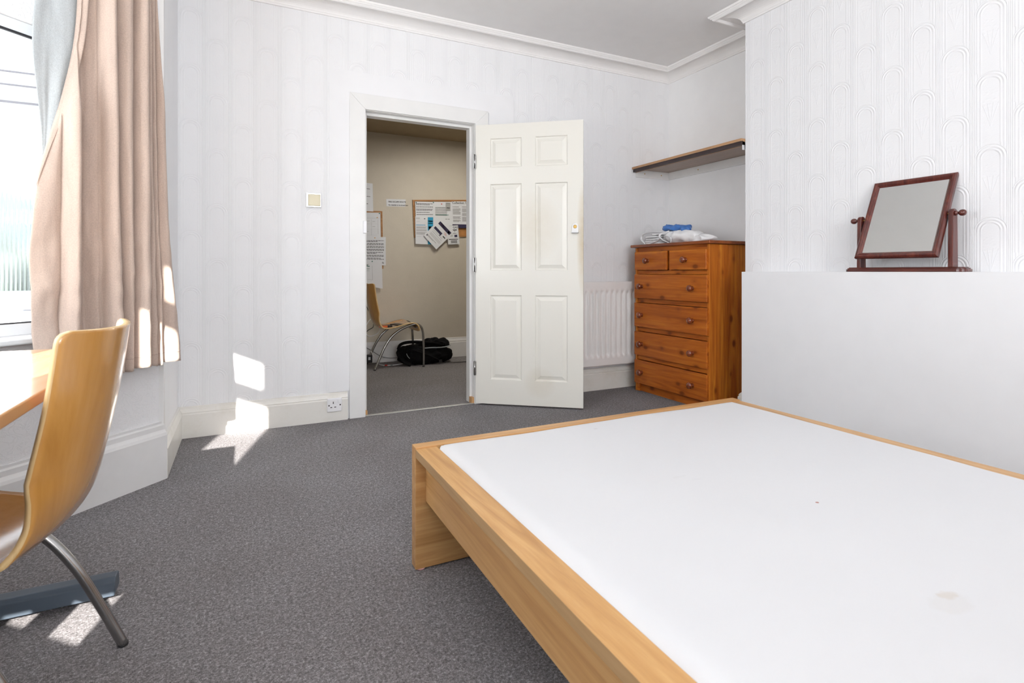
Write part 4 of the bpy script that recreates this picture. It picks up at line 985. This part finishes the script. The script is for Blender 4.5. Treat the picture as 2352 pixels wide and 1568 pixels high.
notice('email_printout', 'printout with grey and green lines in the middle of the right board', [(993, 463.5), (1037, 464), (1039, 527), (994, 526)], 5, mk, (), [(.03, .03, m_green), (.45, .08, m_red)], group='papers on the right notice board')
notice('grey_voucher', 'small grey card with black print on the upper middle sheet of the right board', [(1022, 465.5), (1033, 466), (1033, 484), (1022, 483.5)], 7, [(.1, .1, .9, .16, 1), (.2, .62, .85, .72, 0), (.25, .82, .8, .86, 1)], (), None, mat=plain('grey_card', (.36, .36, .36), .7), group='papers on the right notice board')
mk = rows_(.04, .42, .24, .5, 9, .6, 1, (0,), .2) + rows_(.04, .42, .54, .78, 8, .6, 1, (0, 4), .2) + rows_(.50, .96, .24, .76, 18, .6, 1, (0, 6, 11), .2) + [(.0, .86, 1, 1, 3), (.03, .20, .35, .215, 0), (.50, .20, .8, .215, 0), (.0, .12, 1, .123, 1)]
notice('collection_poster', 'poster in columns with a dark footer at the right of the right board', [(1036, 463), (1082, 463), (1083, 524.5), (1038, 523.5)], 6, mk, [('Collection Guidance', .02, .09, .034, 0, 0)], None, group='papers on the right notice board')
mk = [(.68, .03, .98, 1, 2), (.71, .15, .95, .19, 5), (.71, .23, .95, .26, 5), (.73, .36, .95, .62, 5), (.04, .05, .25, .06, 1), (.04, .08, .25, .09, 1), (.48, .07, .54, .10, 3), (.04, .30, .55, .32, 2)] + rows_(.05, .62, .37, .66, 12, .5, 1, (3, 7), .2) + [(.06, .72, .3, .725, 1), (.06, .18, .25, .185, 1)]
notice('council_letter', 'white letter with a bright blue side panel, lower left of the right board', [(952, 497), (994, 497.5), (994, 561.5), (953, 560.5)], 8, mk, (), None, group='papers on the right notice board')
mk = [(.18, .22, .86, .27, 0), (.10, .30, .7, .33, 1), (.15, .36, .65, .38, 1), (.10, .42, .8, .44, 0), (.1, .5, .45, .52, 1), (.1, .55, .45, .57, 1), (.60, .50, .85, .62, 3), (.1, .71, .88, .75, 0), (.25, .80, .80, .84, 0), (.25, .87, .80, .91, 0), (.2, .95, .82, .96, 1), (.03, .02, .04, .98, 1), (.96, .02, .97, .98, 1), (.03, .02, .97, .028, 1), (.03, .97, .97, .978, 1)]
notice('gas_notice', 'small bordered GAS safety notice at the lower right of the right board', [(1024, 518.5), (1049.5, 517.5), (1053.5, 561), (1027, 562)], 10, mk, [('GAS', .52, .16, .030, 3, 0)], None, group='papers on the right notice board')
mk = [(.10, .12, .92, .25, 3), (.20, .15, .55, .17, 4), (.20, .19, .62, .21, 4), (.74, .145, .86, .225, 5), (.10, .40, .62, .50, 3), (.56, .50, .62, .54, 3), (.70, .34, .85, .355, 4), (.64, .30, .8, .31, 4), (.74, .44, .90, .48, 0)] + rows_(.15, .90, .55, .80, 7, .25, 1, (1, 3), .3) + rows_(.06, .75, .84, .90, 2, .5, 1) + [(.08, .86, .14, .91, 3)]
notice('tilted_flyer', 'white flyer with navy blocks pinned diagonally over the right board papers', [(1010.5, 500.5), (1041.5, 533), (999.5, 573), (970.5, 541)], 12, mk, (), None, group='papers on the right notice board')
